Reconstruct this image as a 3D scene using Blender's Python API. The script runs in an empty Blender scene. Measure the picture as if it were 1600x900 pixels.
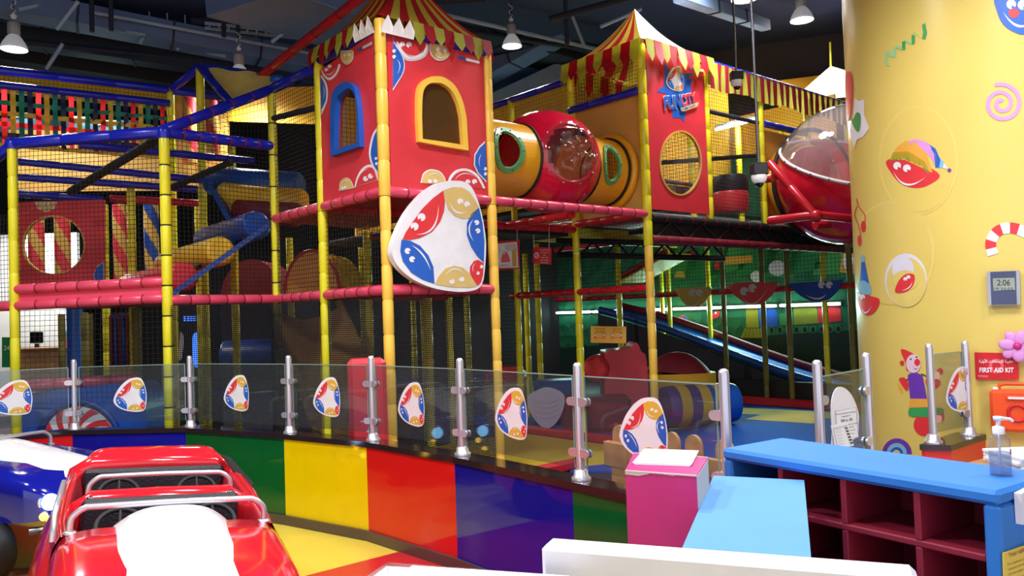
import bpy, math, random
from math import sin, cos, pi, sqrt, atan2, radians
from mathutils import Vector as V, Matrix
from mathutils.geometry import tessellate_polygon
random.seed(7)
COL = bpy.context.scene.collection
# ---------------------------------------------------------------- camera model (1600 x 900 frame) and site axes
FOC, TH, PH, EYE = 1250.76, .0314, .0345, 1.6
AL = .7201
A0 = V((-1.0447, 6.7184, 0))
U = V((cos(AL), sin(AL), 0)); W = V((-sin(AL), cos(AL), 0)); Z = V((0, 0, 1))
EYEP = V((0, 0, EYE))
def S(s, t, z=0): return A0 + U*s + W*t + Z*z                     # play-frame axes: s to the right, t to the back-left
def ray(x, y):
    a, b = (x-800)/FOC, (450-y)/FOC
    xl = a*cos(PH)+b*sin(PH); yl = -a*sin(PH)+b*cos(PH)
    return V((xl, cos(TH)-yl*sin(TH), sin(TH)+yl*cos(TH)))
def at(x, y, Y): d = ray(x, y); return EYEP + d*(Y/d.y)           # a measured pixel at a known distance
def atz(x, y, z): d = ray(x, y); return EYEP + d*((z-EYE)/d.z)
def on(x, y, o, n): d = ray(x, y); return EYEP + d*((o-EYEP).dot(n)/d.dot(n))
# ---------------------------------------------------------------- materials
MATS = {}
def lin(c): return tuple(((x/255)/12.92 if x/255 <= .04045 else ((x/255+.055)/1.055)**2.4) for x in c)
def mat(name, rgb, rough=.4, metal=0., spec=.5, var=.06, scale=6., bump=.0, coat=0., emit=0., ergb=None, trans=0.):
    m = bpy.data.materials.new(name); m.use_nodes = True
    nt = m.node_tree; b = nt.nodes['Principled BSDF']
    c = lin(rgb)
    tc = nt.nodes.new('ShaderNodeTexCoord'); nz = nt.nodes.new('ShaderNodeTexNoise'); nz.inputs['Scale'].default_value = scale; nz.inputs['Detail'].default_value = 3
    nt.links.new(tc.outputs['Object'], nz.inputs['Vector'])
    rp = nt.nodes.new('ShaderNodeValToRGB')
    rp.color_ramp.elements[0].position = .3; rp.color_ramp.elements[1].position = .7
    rp.color_ramp.elements[0].color = (*[x*(1-var) for x in c], 1); rp.color_ramp.elements[1].color = (*[min(1, x*(1+var)) for x in c], 1)
    nt.links.new(nz.outputs['Fac'], rp.inputs['Fac']); nt.links.new(rp.outputs['Color'], b.inputs['Base Color'])
    b.inputs['Roughness'].default_value = rough; b.inputs['Metallic'].default_value = metal; b.inputs['Specular IOR Level'].default_value = spec
    if coat: b.inputs['Coat Weight'].default_value = coat; b.inputs['Coat Roughness'].default_value = .05
    if bump:
        bp = nt.nodes.new('ShaderNodeBump'); bp.inputs['Strength'].default_value = bump; bp.inputs['Distance'].default_value = .02
        n2 = nt.nodes.new('ShaderNodeTexNoise'); n2.inputs['Scale'].default_value = scale*1.7; n2.inputs['Detail'].default_value = 2
        nt.links.new(tc.outputs['Object'], n2.inputs['Vector']); nt.links.new(n2.outputs['Fac'], bp.inputs['Height']); nt.links.new(bp.outputs['Normal'], b.inputs['Normal'])
    if emit:
        b.inputs['Emission Color'].default_value = (*lin(ergb or rgb), 1); b.inputs['Emission Strength'].default_value = emit
    if trans:                                                       # thin cloth that lets some lamp light through
        t = nt.nodes.new('ShaderNodeBsdfTranslucent'); x = nt.nodes.new('ShaderNodeMixShader'); x.inputs[0].default_value = trans; nt.links.new(rp.outputs['Color'], t.inputs['Color'])
        nt.links.new(b.outputs[0], x.inputs[1]); nt.links.new(t.outputs[0], x.inputs[2]); nt.links.new(x.outputs[0], nt.nodes['Material Output'].inputs[0])
    MATS[name] = m; return m
def glass(name, tint=(235, 240, 240), refl=1.0, alpha=0., rough=.0, ior=1.45, milky=None):
    """thin sheet glass or clear plastic: see-through with a Fresnel reflection; alpha mixes in a milky body"""
    m = bpy.data.materials.new(name); m.use_nodes = True; nt = m.node_tree; nt.nodes.clear()
    out = nt.nodes.new('ShaderNodeOutputMaterial'); tr = nt.nodes.new('ShaderNodeBsdfTransparent'); gl = nt.nodes.new('ShaderNodeBsdfGlossy'); fr = nt.nodes.new('ShaderNodeLayerWeight'); pw = nt.nodes.new('ShaderNodeMath'); mx = nt.nodes.new('ShaderNodeMixShader')
    tr.inputs['Color'].default_value = (*lin(tint), 1); gl.inputs['Roughness'].default_value = rough; fr.inputs['Blend'].default_value = .5; pw.operation = 'POWER'; pw.inputs[1].default_value = 5
    f0 = ((ior-1)/(ior+1))**2
    ml = nt.nodes.new('ShaderNodeMath'); ml.operation = 'MULTIPLY_ADD'; ml.inputs[1].default_value = refl*(1-f0); ml.inputs[2].default_value = refl*f0
    nt.links.new(fr.outputs['Facing'], pw.inputs[0]); nt.links.new(pw.outputs[0], ml.inputs[0]); nt.links.new(ml.outputs[0], mx.inputs[0]); nt.links.new(gl.outputs[0], mx.inputs[2])
    if alpha:
        df = nt.nodes.new('ShaderNodeBsdfDiffuse'); df.inputs['Color'].default_value = (*lin(milky or (220, 225, 230)), 1)
        m2 = nt.nodes.new('ShaderNodeMixShader'); m2.inputs[0].default_value = alpha
        nt.links.new(tr.outputs[0], m2.inputs[1]); nt.links.new(df.outputs[0], m2.inputs[2]); nt.links.new(m2.outputs[0], mx.inputs[1])
    else: nt.links.new(tr.outputs[0], mx.inputs[1])
    nt.links.new(mx.outputs[0], out.inputs[0]); MATS[name] = m; return m
# ---------------------------------------------------------------- mesh builder
ORG = {}
def frame(d):
    d = d.normalized(); a = V((0, 0, 1)) if abs(d.z) < .9 else V((1, 0, 0))
    x = a.cross(d).normalized(); return x, d.cross(x).normalized()
class MB:
    def __init__(s, m=None): s.v = []; s.f = []; s.mi = []; s.sm = []; s.slots = []; s.cur = 0; s.M = None; s.use(m) if m else None
    def use(s, m):
        if m not in s.slots: s.slots.append(m)
        s.cur = s.slots.index(m); return s
    def add(s, vs, fs, smooth=False):
        b = len(s.v); s.v += [V(v) if s.M is None else s.M @ V(v) for v in vs]
        for f in fs: s.f.append([b+i for i in f]); s.mi.append(s.cur); s.sm.append(smooth)
        return s
    def poly(s, pts, flip=False): pts = list(pts); return s.add(pts, [list(range(len(pts)))[::-1] if flip else list(range(len(pts)))])
    def prism(s, pts, off, smooth_side=False):
        n = len(pts); off = V(off); s.add(list(pts)+[V(p)+off for p in pts], [list(range(n)), list(range(2*n-1, n-1, -1))])
        b = len(s.v)-2*n
        if smooth_side: s.v += [v.copy() for v in s.v[b:b+2*n]]; b += 2*n
        for i in range(n): j = (i+1) % n; s.f.append([b+j, b+i, b+n+i, b+n+j]); s.mi.append(s.cur); s.sm.append(smooth_side)
        return s
    def holed(s, outer, inner, off):
        """a sheet with one opening, given thickness off"""
        off = V(off); outer = [V(p) for p in outer]; inner = [V(p) for p in inner]; al = outer+inner; n = len(al); no = len(outer)
        tr = tessellate_polygon([outer, inner]); s.add(al+[p+off for p in al], [list(t) for t in tr]+[[n+i for i in t][::-1] for t in tr])
        b = len(s.v)-2*n
        for k, (o, c) in enumerate(((0, no), (no, len(inner)))):
            for i in range(c): j = (i+1) % c; s.f.append([b+o+i, b+o+j, b+n+o+j, b+n+o+i]); s.mi.append(s.cur); s.sm.append(False)
        return s
    def box(s, c, size, ax=None, ch=0.):
        ax = ax or (V((1, 0, 0)), V((0, 1, 0)), V((0, 0, 1))); c = V(c); h = [q/2 for q in size]
        ch = min(ch, min(h)*.98)
        if ch <= 0:
            vs = [c+ax[0]*(h[0]*i)+ax[1]*(h[1]*j)+ax[2]*(h[2]*k) for i in (-1, 1) for j in (-1, 1) for k in (-1, 1)]
            return s.add(vs, [[0, 1, 3, 2], [4, 6, 7, 5], [0, 4, 5, 1], [2, 3, 7, 6], [0, 2, 6, 4], [1, 5, 7, 3]])
        idx = {}; vs = []
        for i in (-1, 1):
            for j in (-1, 1):
                for k in (-1, 1):
                    for a in range(3):
                        e = [h[q]-(0 if q == a else ch) for q in range(3)]
                        idx[i, j, k, a] = len(vs); vs.append(c+ax[0]*(e[0]*i)+ax[1]*(e[1]*j)+ax[2]*(e[2]*k))
        fs = []
        def q(a, sg, lst): fs.append(lst if sg > 0 else lst[::-1])
        for sg in (-1, 1):
            fs.append([idx[sg, -1, -1, 0], idx[sg, 1, -1, 0], idx[sg, 1, 1, 0], idx[sg, -1, 1, 0]][::sg])
            fs.append([idx[-1, sg, -1, 1], idx[-1, sg, 1, 1], idx[1, sg, 1, 1], idx[1, sg, -1, 1]][::sg])
            fs.append([idx[-1, -1, sg, 2], idx[1, -1, sg, 2], idx[1, 1, sg, 2], idx[-1, 1, sg, 2]][::sg])
        for a, b in ((0, 1), (0, 2), (1, 2)):
            c3 = 3-a-b
            for sa in (-1, 1):
                for sb in (-1, 1):
                    k1 = [0]*3; k1[a] = sa; k1[b] = sb; k2 = list(k1); k1[c3] = -1; k2[c3] = 1
                    fs.append([idx[(*k1, a)], idx[(*k2, a)], idx[(*k2, b)], idx[(*k1, b)]])
        for i in (-1, 1):
            for j in (-1, 1):
                for k in (-1, 1): fs.append([idx[i, j, k, a] for a in range(3)])
        return s.add(vs, fs)
    def ring(s, pts, r, n=10, closed=False, caps=True, prof=None, ell=1.):
        """sweep a circle (radius r or a list) along pts"""
        pts = [V(p) for p in pts]; m = len(pts); rs = r if isinstance(r, (list, tuple)) else [r]*m; vs = []; x = None
        for i, p in enumerate(pts):
            d = (pts[(i+1) % m]-pts[i-1]) if closed or 0 < i < m-1 else (pts[1]-pts[0] if i == 0 else pts[-1]-pts[-2])
            d.normalize()
            if x is None: x, y = frame(d)
            else: x = (x-d*x.dot(d)).normalized(); y = d.cross(x)
            vs += [p+(x*cos(2*pi*k/n)+y*(sin(2*pi*k/n)*ell))*rs[i] for k in range(n)]
        fs = [[i*n+k, i*n+(k+1) % n, ((i+1) % m)*n+(k+1) % n, ((i+1) % m)*n+k] for i in range(m if closed else m-1) for k in range(n)]
        s.add(vs, fs, True); b = len(s.v)-m*n
        if caps and not closed:
            for f in ([b+k for k in range(n)][::-1], [b+(m-1)*n+k for k in range(n)]):
                c0 = len(s.v); s.v += [s.v[i].copy() for i in f]; s.f.append(list(range(c0, c0+n))); s.mi.append(s.cur); s.sm.append(False)   # caps keep their own edge so the side stays smooth
        return s
    def tube(s, a, b, r, n=10, r1=None): return s.ring([a, b], [r, r if r1 is None else r1], n)
    def lathe(s, prof, c=(0, 0, 0), n=20, ax=None, caps=True):
        ax = V(ax) if ax else Z; x, y = frame(ax); c = V(c); ax = ax.normalized()
        vs = [c+(x*cos(2*pi*k/n)+y*sin(2*pi*k/n))*r+ax*z for r, z in prof for k in range(n)]; m = len(prof)
        s.add(vs, [[i*n+k, i*n+(k+1) % n, (i+1)*n+(k+1) % n, (i+1)*n+k] for i in range(m-1) for k in range(n)], True); b = len(s.v)-m*n
        if caps:
            for f in ([b+k for k in range(n)][::-1], [b+(m-1)*n+k for k in range(n)]):
                c0 = len(s.v); s.v += [s.v[i].copy() for i in f]; s.f.append(list(range(c0, c0+n))); s.mi.append(s.cur); s.sm.append(False)   # caps keep their own edge so the side stays smooth
        return s
    def surf(s, fn, nu, nv, cu=False, cv=False, smooth=True, th=0, mf=None):
        """fn(u, v) over 0..1 in nu x nv cells"""
        a = nu if cu else nu+1; b = nv if cv else nv+1
        vs = [fn(i/nu, j/nv) for i in range(a) for j in range(b)]
        base = len(s.v); s.add(vs, [], smooth)
        for i in range(nu):
            for j in range(nv):
                if mf: s.use(mf(i, j))
                s.f.append([base+i*b+j, base+((i+1) % a)*b+j, base+((i+1) % a)*b+(j+1) % b, base+i*b+(j+1) % b]); s.mi.append(s.cur); s.sm.append(smooth)
        return s
    def ball(s, c, r, n=16, sc=(1, 1, 1), z0=0., z1=1., ax=None):
        c = V(c); ax = ax or (V((1, 0, 0)), V((0, 1, 0)), Z)
        def fn(u, v):
            p = pi*(z0+(z1-z0)*v); a = 2*pi*u
            return c+ax[0]*(r*sc[0]*sin(p)*cos(a))+ax[1]*(r*sc[1]*sin(p)*sin(a))-ax[2]*(r*sc[2]*cos(p))
        return s.surf(fn, n, max(4, int(n*(z1-z0)*.6)), cu=True)
    def foam(s, a, b, r=.045, c='pole_lemon', tie=None, seg=.28, n=10, fat=.9):
        """foam sleeve in laced lengths over a steel pipe"""
        a = V(a); b = V(b); L = (b-a).length; k = max(1, round(L/seg)); d = (b-a)/L; pts = []; rs = []
        for i in range(k):
            z0 = L*i/k; z1 = L*(i+1)/k
            for z, q in ((z0+.002, fat), (z0+.014, 1), ((z0+z1)/2, 1.015), (z1-.014, 1), (z1-.002, fat)): pts.append(a+d*z); rs.append(r*q)
        s.use(c); s.ring(pts, rs, n)
        if tie:
            s.use(tie)
            for i in range(1, k): p = a+d*(L*i/k); s.ring([p-d*.006, p+d*.006], r*1.02, n)
            s.use(c)
        return s
    def net(s, p0, p1, p2, p3, pitch=.045, r=.0022, c='net_black'):
        """knotted net over the quad p0 p1 p2 p3 as real strands"""
        s.use(c); p0, p1, p2, p3 = map(V, (p0, p1, p2, p3)); nrm = (p1-p0).cross(p3-p0).normalized()
        def bar(a, b):
            d = (b-a).normalized(); x = d.cross(nrm)*r; y = nrm*r
            s.add([a+x, a+y, a-x, a-y, b+x, b+y, b-x, b-y], [[0, 1, 5, 4], [1, 2, 6, 5], [2, 3, 7, 6], [3, 0, 4, 7]])
        nu = max(2, round((p1-p0).length/pitch)); nv = max(2, round(((p3-p0).length+(p2-p1).length)/2/pitch))
        def P(u, v): return p0*(1-u)*(1-v)+p1*u*(1-v)+p2*u*v+p3*(1-u)*v+nrm*(.02*sin(pi*u)*sin(pi*v))
        for i in range(nu+1):
            for k in range(3): bar(P(i/nu, k/3), P(i/nu, (k+1)/3))
        for j in range(nv+1):
            for k in range(3): bar(P(k/3, j/nv), P((k+1)/3, j/nv))
        return s
    def build(s, name, parent=None, local=False, loc=None):
        me = bpy.data.meshes.new(name)
        if parent is not None: o0 = V((0, 0, 0)) if local else ORG[parent.name]
        elif loc is not None: o0 = V(loc)
        else:
            lo = [min(v[i] for v in s.v) for i in range(3)]; hi = [max(v[i] for v in s.v) for i in range(3)]; o0 = V(((lo[0]+hi[0])/2, (lo[1]+hi[1])/2, lo[2]))
        me.from_pydata([tuple(v-o0) for v in s.v], [], s.f)
        for m in s.slots: me.materials.append(MATS[m])
        me.polygons.foreach_set('material_index', s.mi); me.polygons.foreach_set('use_smooth', s.sm); me.update()
        o = bpy.data.objects.new(name, me); COL.objects.link(o)
        if parent is not None: o.parent = parent; ORG[o.name] = V((0, 0, 0)) if local else ORG[parent.name]
        else: o.location = o0; ORG[o.name] = o0
        return o
def tag(o, label, cat, group=None, kind=None):
    o['label'] = label; o['category'] = cat
    if group: o['group'] = group
    if kind: o['kind'] = kind
    return o
def thing(name, label, cat, loc, rot=None, group=None, kind=None):
    o = bpy.data.objects.new(name, None); COL.objects.link(o); o.location = loc; o.empty_display_size = .1
    if rot: o.rotation_euler = rot
    ORG[o.name] = V(loc); return tag(o, label, cat, group, kind)
def struct(name, mb, label=None):
    o = mb.build(name); o['kind'] = 'structure'; return o
def dup(root, loc, label, rot=None):
    r = root.copy(); COL.objects.link(r); r.location = loc; r['label'] = label
    if rot is not None: r.rotation_euler = rot
    for ch in list(root.children):
        c = ch.copy(); COL.objects.link(c); c.parent = r
        for g in ch.children: d = g.copy(); COL.objects.link(d); d.parent = c
    return r
# ---------------------------------------------------------------- 2-D graphics (prints, lettering)
_tx = {}
def glyphs(t, off=0., shear=0., space=1.):
    k = (t, off, shear, space)
    if k not in _tx:
        cu = bpy.data.curves.new('lettering', 'FONT'); cu.body = t; cu.offset = off; cu.shear = shear; cu.space_character = space; cu.resolution_u = 3
        o = bpy.data.objects.new('lettering', cu); COL.objects.link(o); dg = bpy.context.evaluated_depsgraph_get(); me = bpy.data.meshes.new_from_object(o.evaluated_get(dg))
        _tx[k] = ([(v.co.x, v.co.y) for v in me.vertices], [list(p.vertices) for p in me.polygons])
        bpy.data.objects.remove(o); bpy.data.meshes.remove(me); bpy.data.curves.remove(cu)
    return _tx[k]
def write(mb, t, m, fn, x0, y0, x1, h, layer=1, off=0., ang=0., fit=True, ref=None):
    """letter the line t from x0 to x1 (baseline y0, cap height h) through fn(x, y, layer)"""
    vs, fs = glyphs(t, off)
    if not vs: return
    rv = glyphs(t, 0.)[0] if off else vs
    lo = min(v[0] for v in rv); hi = max(v[0] for v in rv); k = (x1-x0)/max(1e-6, hi-lo) if fit else h/.69; ky = h/.69
    mb.use(m); ca, sa = cos(ang), sin(ang); out = []
    for x, y in vs:
        a, b = (x-lo)*k, y*ky; out.append(fn(x0+a*ca-b*sa, y0+a*sa+b*ca, layer))
    mb.add(out, fs)
def ell(cx, cy, rx, ry, a0=0, a1=360, n=24, rot=0):
    cr, sr = cos(radians(rot)), sin(radians(rot)); full = abs(a1-a0) >= 360
    r = []
    for i in range(n if full else n+1):
        a = radians(a0+(a1-a0)*i/n); x, y = rx*cos(a), ry*sin(a); r.append((cx+x*cr-y*sr, cy+x*sr+y*cr))
    return r
def crescent(p0, pm, p1, w, n=10):
    """smile through pm, w thick in its middle"""
    c = [2*pm[i]-(p0[i]+p1[i])/2 for i in (0, 1)]; dx, dy = pm[0]-(p0[0]+p1[0])/2, pm[1]-(p0[1]+p1[1])/2; L = sqrt(dx*dx+dy*dy) or 1
    c2 = [c[0]-dx/L*2*w, c[1]-dy/L*2*w]
    bz = lambda q, t: tuple((1-t)**2*p0[i]+2*t*(1-t)*q[i]+t*t*p1[i] for i in (0, 1))
    return [bz(c, i/n) for i in range(n+1)]+[bz(c2, i/n) for i in range(n-1, 0, -1)]
def eye(cx, cy, r, a=0): 
    e = ell(cx, cy, r, r, a+24, a+336, 16); return e+[(cx+cos(radians(a))*r*.25, cy+sin(radians(a))*r*.25)]
def shape(mb, m, pts, fn, layer): mb.use(m); mb.poly([fn(x, y, layer) for x, y in pts])
def smooth_loop(pts, k=4):
    """closed Catmull-Rom through pts"""
    n = len(pts); r = []
    for i in range(n):
        p0, p1, p2, p3 = pts[i-1], pts[i], pts[(i+1) % n], pts[(i+2) % n]
        for j in range(k):
            t = j/k; r.append(tuple(.5*(2*p1[q]+(p2[q]-p0[q])*t+(2*p0[q]-5*p1[q]+4*p2[q]-p3[q])*t*t+(3*p1[q]-p0[q]-3*p2[q]+p3[q])*t**3) for q in range(len(p1))))
    return r
def smooth_line(pts, k=4):
    n = len(pts); r = []
    for i in range(n-1):
        p0, p1, p2, p3 = pts[max(0, i-1)], pts[i], pts[i+1], pts[min(n-1, i+2)]
        for j in range(k):
            t = j/k; r.append(tuple(.5*(2*p1[q]+(p2[q]-p0[q])*t+(2*p0[q]-5*p1[q]+4*p2[q]-p3[q])*t*t+(3*p1[q]-p0[q]-3*p2[q]+p3[q])*t**3) for q in range(len(p1))))
    return r+[tuple(pts[-1])]
# ---------------------------------------------------------------- palette
for a in [('pole_lemon', (236, 226, 40), .3, 0, .5), ('pole_amber', (250, 200, 78), .35, 0, .5), ('rail_pink', (226, 76, 106), .28, 0, .5), ('rail_red', (196, 30, 48), .3, 0, .5), ('beam_blue', (30, 40, 190), .25, 0, .5),
          ('tie_red', (150, 20, 40), .6), ('tie_black', (24, 22, 30), .6), ('tie_yellow', (200, 180, 60), .6), ('net_black', (16, 14, 14), .8), ('net_fine', (20, 18, 26), .8),
          ('vinyl_red', (220, 58, 70), .35, 0, .5), ('vinyl_blue', (30, 90, 190), .35, 0, .5), ('vinyl_royal', (24, 70, 160), .35), ('vinyl_yellow', (240, 190, 50), .4), ('vinyl_tan', (214, 170, 84), .45), ('vinyl_purple', (90, 50, 140), .4),
          ('vinyl_dark', (40, 36, 50), .5), ('mat_blue', (16, 80, 180), .75, 0, .15), ('mat_yellow', (206, 178, 60), .7, 0, .2), ('kerb_red', (190, 30, 44), .4), ('deck_red', (170, 30, 50), .5), ('deck_black', (30, 26, 30), .7),
          ('print_white', (240, 238, 246), .4), ('print_lilac', (226, 224, 240), .4), ('print_beige', (222, 190, 120), .4), ('print_blue', (36, 98, 200), .4), ('print_red', (226, 56, 64), .4), ('print_grey', (206, 204, 212), .4), ('print_black', (24, 22, 26), .5), ('print_shine', (236, 100, 110), .4),
          ('canopy_red', (206, 40, 44), .45), ('canopy_yellow', (226, 206, 74), .45), ('canopy_white', (246, 242, 246), .5), ('flap_lime', (206, 206, 84), .4, 0, .5), ('flap_red', (200, 40, 56), .4, 0, .5),
          ('plastic_orange', (246, 176, 40), .3, 0, .5), ('plastic_red', (216, 20, 56), .15, 0, .6), ('plastic_green', (96, 168, 110), .35),
          ('steel', (224, 220, 230), .3, .72), ('sticker_yellow', (224, 180, 62), .4), ('floor_tile', (206, 202, 202), .35), ('floor_dark', (52, 44, 54), .6), ('steel_dark', (120, 120, 128), .25, 1.), ('black_rubber', (22, 22, 24), .6), ('black_gloss', (12, 12, 14), .2),
          ('laminate_red', (214, 32, 30), .035, 0, .5), ('laminate_blue', (28, 26, 150), .035, 0, .5), ('laminate_green', (16, 94, 44), .035, 0, .5), ('laminate_yellow', (236, 210, 4), .035, 0, .5), ('cap_dark', (44, 34, 36), .08, 0, .6), ('kick_brown', (84, 70, 66), .35),
          ('floor_yellow', (238, 216, 84), .3, 0, .5), ('floor_red', (206, 44, 50), .3), ('floor_tan', (190, 120, 60), .35),
          ('paint_red', (224, 36, 50), .12, 0, .6), ('paint_blue', (22, 28, 150), .12, 0, .6), ('paint_white', (246, 246, 250), .3), ('seat_black', (36, 36, 44), .45),
          ('wood', (206, 150, 96), .45), ('wood_dark', (150, 100, 60), .5), ('pink_board', (206, 40, 128), .4), ('board_edge', (214, 204, 190), .7), ('paper', (246, 246, 248), .7), ('white_gloss', (240, 238, 244), .3),
          ('foam_sky', (100, 158, 230), .7, 0, .2), ('foam_blue', (54, 126, 210), .6, 0, .3), ('cubby_red', (140, 24, 48), .6), ('first_aid', (236, 84, 36), .35), ('sign_red', (206, 32, 44), .4), ('sign_yellow', (234, 176, 60), .45), ('sign_yellow_light', (240, 206, 70), .45),
          ('lamp_grey', (150, 150, 152), .4), ('soffit', (54, 48, 52), .8), ('ceiling_dark', (40, 56, 96), .8), ('duct', (96, 116, 164), .6), ('duct_light', (136, 164, 200), .6), ('beam_black', (32, 38, 58), .7), ('tray', (150, 170, 204), .5), ('pole_olive', (120, 108, 44), .6), ('drape_red', (150, 36, 58), .35), ('wall_black', (34, 30, 36), .85),  # includes pole_olive, the lemon pole colour darkened to stand for shade
          ('turf_green', (30, 130, 70), .55), ('turf_light', (60, 150, 80), .55), ('clock_silver', (190, 190, 200), .3, .8), ('clock_face', (70, 78, 110), .25), ('lcd', (150, 160, 150), .3), ('pillar_lilac', (220, 150, 220), .4), ('pillar_green', (60, 160, 90), .4), ('pillar_purple', (110, 60, 180), .4), ('pillar_cyan', (130, 190, 220), .4), ('pillar_orange', (235, 170, 70), .4), ('pillar_skin', (235, 205, 225), .4), ('pillar_pale', (232, 208, 118), .3), ('pillar_green_pale', (160, 214, 150), .4),
          ('brick_white', (226, 226, 222), .6), ('mesh_tan', (170, 150, 80), .6), ('skylight_cloth', (248, 244, 176), .5), ('camera_black', (24, 22, 26), .4), ('camera_white', (220, 220, 226), .3), ('curtain_red', (120, 20, 40), .6), ('dark_screen', (10, 12, 22), .15)]:
    kw = {}
    n = a[0]
    if n.startswith('vinyl') or n.startswith('canopy'): kw = dict(bump=.12, scale=4.)
    if n in ('canopy_red', 'canopy_yellow', 'flap_red', 'flap_lime', 'skylight_cloth'): kw['trans'] = .55
    if n.startswith('paint'): kw = dict(coat=.6, var=.02)
    if n.startswith('laminate'): kw = dict(var=.03)
    if n in ('net_black', 'steel'): kw = dict(var=.0)
    if n.startswith('floor_'): kw = dict(var=.04, scale=3.)
    if n.startswith('foam_'): kw = dict(var=.03, bump=.08, scale=3.)
    if n.startswith('seat'): kw = dict(var=.2, bump=.3, scale=60.)
    if n.startswith('wood'): kw = dict(var=.16, scale=14.)
    mat(*a, **kw)
mat('pillar_yellow', (226, 202, 108), .28, var=.05, scale=.9)
mat('lamp_glow', (255, 252, 240), emit=14.)
mat('lamp_shade', (200, 200, 204), .5, emit=.25)
mat('tube_glow', (215, 255, 246), emit=16.)
mat('head_glow', (120, 200, 255), emit=9.); mat('amber_glow', (255, 200, 60), emit=7.)
mat('screen_glow', (60, 120, 255), emit=2.)
glass('pane', (226, 232, 234), .85, .03, milky=(190, 200, 205)); glass('pane_edge', (150, 190, 180), 1., .5, milky=(190, 215, 205)); glass('dome_clear', (244, 238, 238), 1.8, .03, milky=(225, 215, 222)); glass('window_film', (228, 214, 180), .8, .10, milky=(150, 130, 90)); glass('bottle_clear', (244, 246, 250), 1.4, .07); glass('gel_clear', (210, 222, 240), .6, .16); glass('mask_clear', (200, 206, 214), .7, .4, .2, milky=(150, 158, 172)); glass('canopy_clear', (240, 234, 238), 1.6, .16, milky=(232, 226, 232)); glass('flap_gloss', (230, 230, 230), 1, .4)
# quilted green mural wall
def quilt():
    m = mat('quilt_green', (26, 108, 74), .5, var=.05); nt = m.node_tree; b = nt.nodes['Principled BSDF']
    tc = nt.nodes.new('ShaderNodeTexCoord'); vo = nt.nodes.new('ShaderNodeTexVoronoi'); vo.inputs['Scale'].default_value = 4.5; bp = nt.nodes.new('ShaderNodeBump'); bp.inputs['Strength'].default_value = .5; bp.inputs['Distance'].default_value = .06
    nt.links.new(tc.outputs['Object'], vo.inputs['Vector']); nt.links.new(vo.outputs['Distance'], bp.inputs['Height']); nt.links.new(bp.outputs['Normal'], b.inputs['Normal'])
quilt()
# ---------------------------------------------------------------- room shell
b = MB('floor_tile'); b.box((0, 7.5, -.05), (26, 24, .1)); 
def patch(mb, m, pts, z): mb.use(m); mb.poly([V((x, y, z)) for x, y in pts])
fr = atz(625, 862, 0); fl = atz(478, 900, 0); dr = (fl-fr).normalized()
# red floor field in front of the low wall, tan field at lower left
p2 = fr+dr*3.4; patch(b, 'floor_red', [(fr.x+.12, fr.y+.1), (p2.x, p2.y), (1.2, 1.2), (1.6, 3.2), (.4, 4.0), (-.25, 4.75)], .003)
q = atz(0, 890, 0); q2 = atz(75, 886, 0); patch(b, 'floor_tan', [(q.x-.6, q.y), (q2.x+.35, q2.y), (q2.x+.6, q2.y-1.4), (q.x-.6, q.y-1.4)], .003)
patch(b, 'floor_yellow', [(-9.9, -4.3), (-.15, -4.3), (-.15, 2.6), (.1, 4.5), (-1.0, 6.0), (-1.8, 6.6), (-2.9, 7.2), (-3.9, 7.2), (-9.9, 4.2)], .001); patch(b, 'floor_dark', [(-9.9, 4.3), (-5.4, 6.4), (-3.9, 7.15), (-2.8, 7.05), (-1.75, 6.45), (-1.0, 5.95), (-.3, 5.2), (.4, 4.35), (.9, 3.7), (1.6, 4.0), (5.0, 8.0), (10.9, 8.0), (10.9, 18.3), (-9.9, 18.3)], .0015); struct('floor', b)
b = MB('ceiling_dark'); b.box((0, 7.5, 6.65), (26, 24, .1)); struct('ceiling', b)
b = MB('wall_black'); b.box((0, 18.6, 3.3), (26, .2, 6.6)); struct('wall_back', b)
b = MB('wall_black'); b.box((-10.2, 7.5, 3.3), (.2, 22, 6.6)); struct('wall_left', b)
b = MB('wall_black'); b.box((11.2, 7.5, 3.3), (.2, 22, 6.6)); struct('wall_right', b)
# ---------------------------------------------------------------- big yellow wrapped pillar with printed faces
PC = V((3.858, 6.079, 0)); PR = 1.151
def onpil(x, y):
    d = ray(x, y); o = EYEP-PC; a = d.x**2+d.y**2; h = o.x*d.x+o.y*d.y; c = o.x**2+o.y**2-PR**2; q = h*h-a*c
    t = (-h-sqrt(max(q, 0)))/a; return EYEP+d*t
def pil(x, y, lay=1):
    p = onpil(x, y); r = p-PC; r.z = 0; return p+r.normalized()*(.0012*lay)
def pdecal(mb, m, pts, layer=1):
    """a print wrapped round the pillar, cut in narrow upright strips so that it follows the curve"""
    mb.use(m)
    ps = [onpil(*p) for p in pts]; q = [(atan2(p.y-PC.y, p.x-PC.x) % (2*pi), p.z) for p in ps]
    lo = min(a for a, z in q); hi = max(a for a, z in q); n = max(1, math.ceil((hi-lo)/.03)); r = PR+.0012*layer
    def clip(pl, a, keep_ge):
        o = []
        for i in range(len(pl)):
            p, s = pl[i-1], pl[i]; ip = (p[0] >= a) == keep_ge; iq = (s[0] >= a) == keep_ge
            if ip != iq: t = (a-p[0])/(s[0]-p[0]); o.append((a, p[1]+t*(s[1]-p[1])))
            if iq: o.append(s)
        return o
    for i in range(n):
        a, c = lo+(hi-lo)*i/n, lo+(hi-lo)*(i+1)/n; pl = clip(clip(q, a-1e-9, True), c+1e-9, False)
        if len(pl) > 2: mb.add([PC+V((cos(t)*r, sin(t)*r, z)) for t, z in pl], [list(range(len(pl)))])
b = MB('pillar_yellow'); b.lathe([(PR, 0), (PR, 6.6)], PC, 96)
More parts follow.
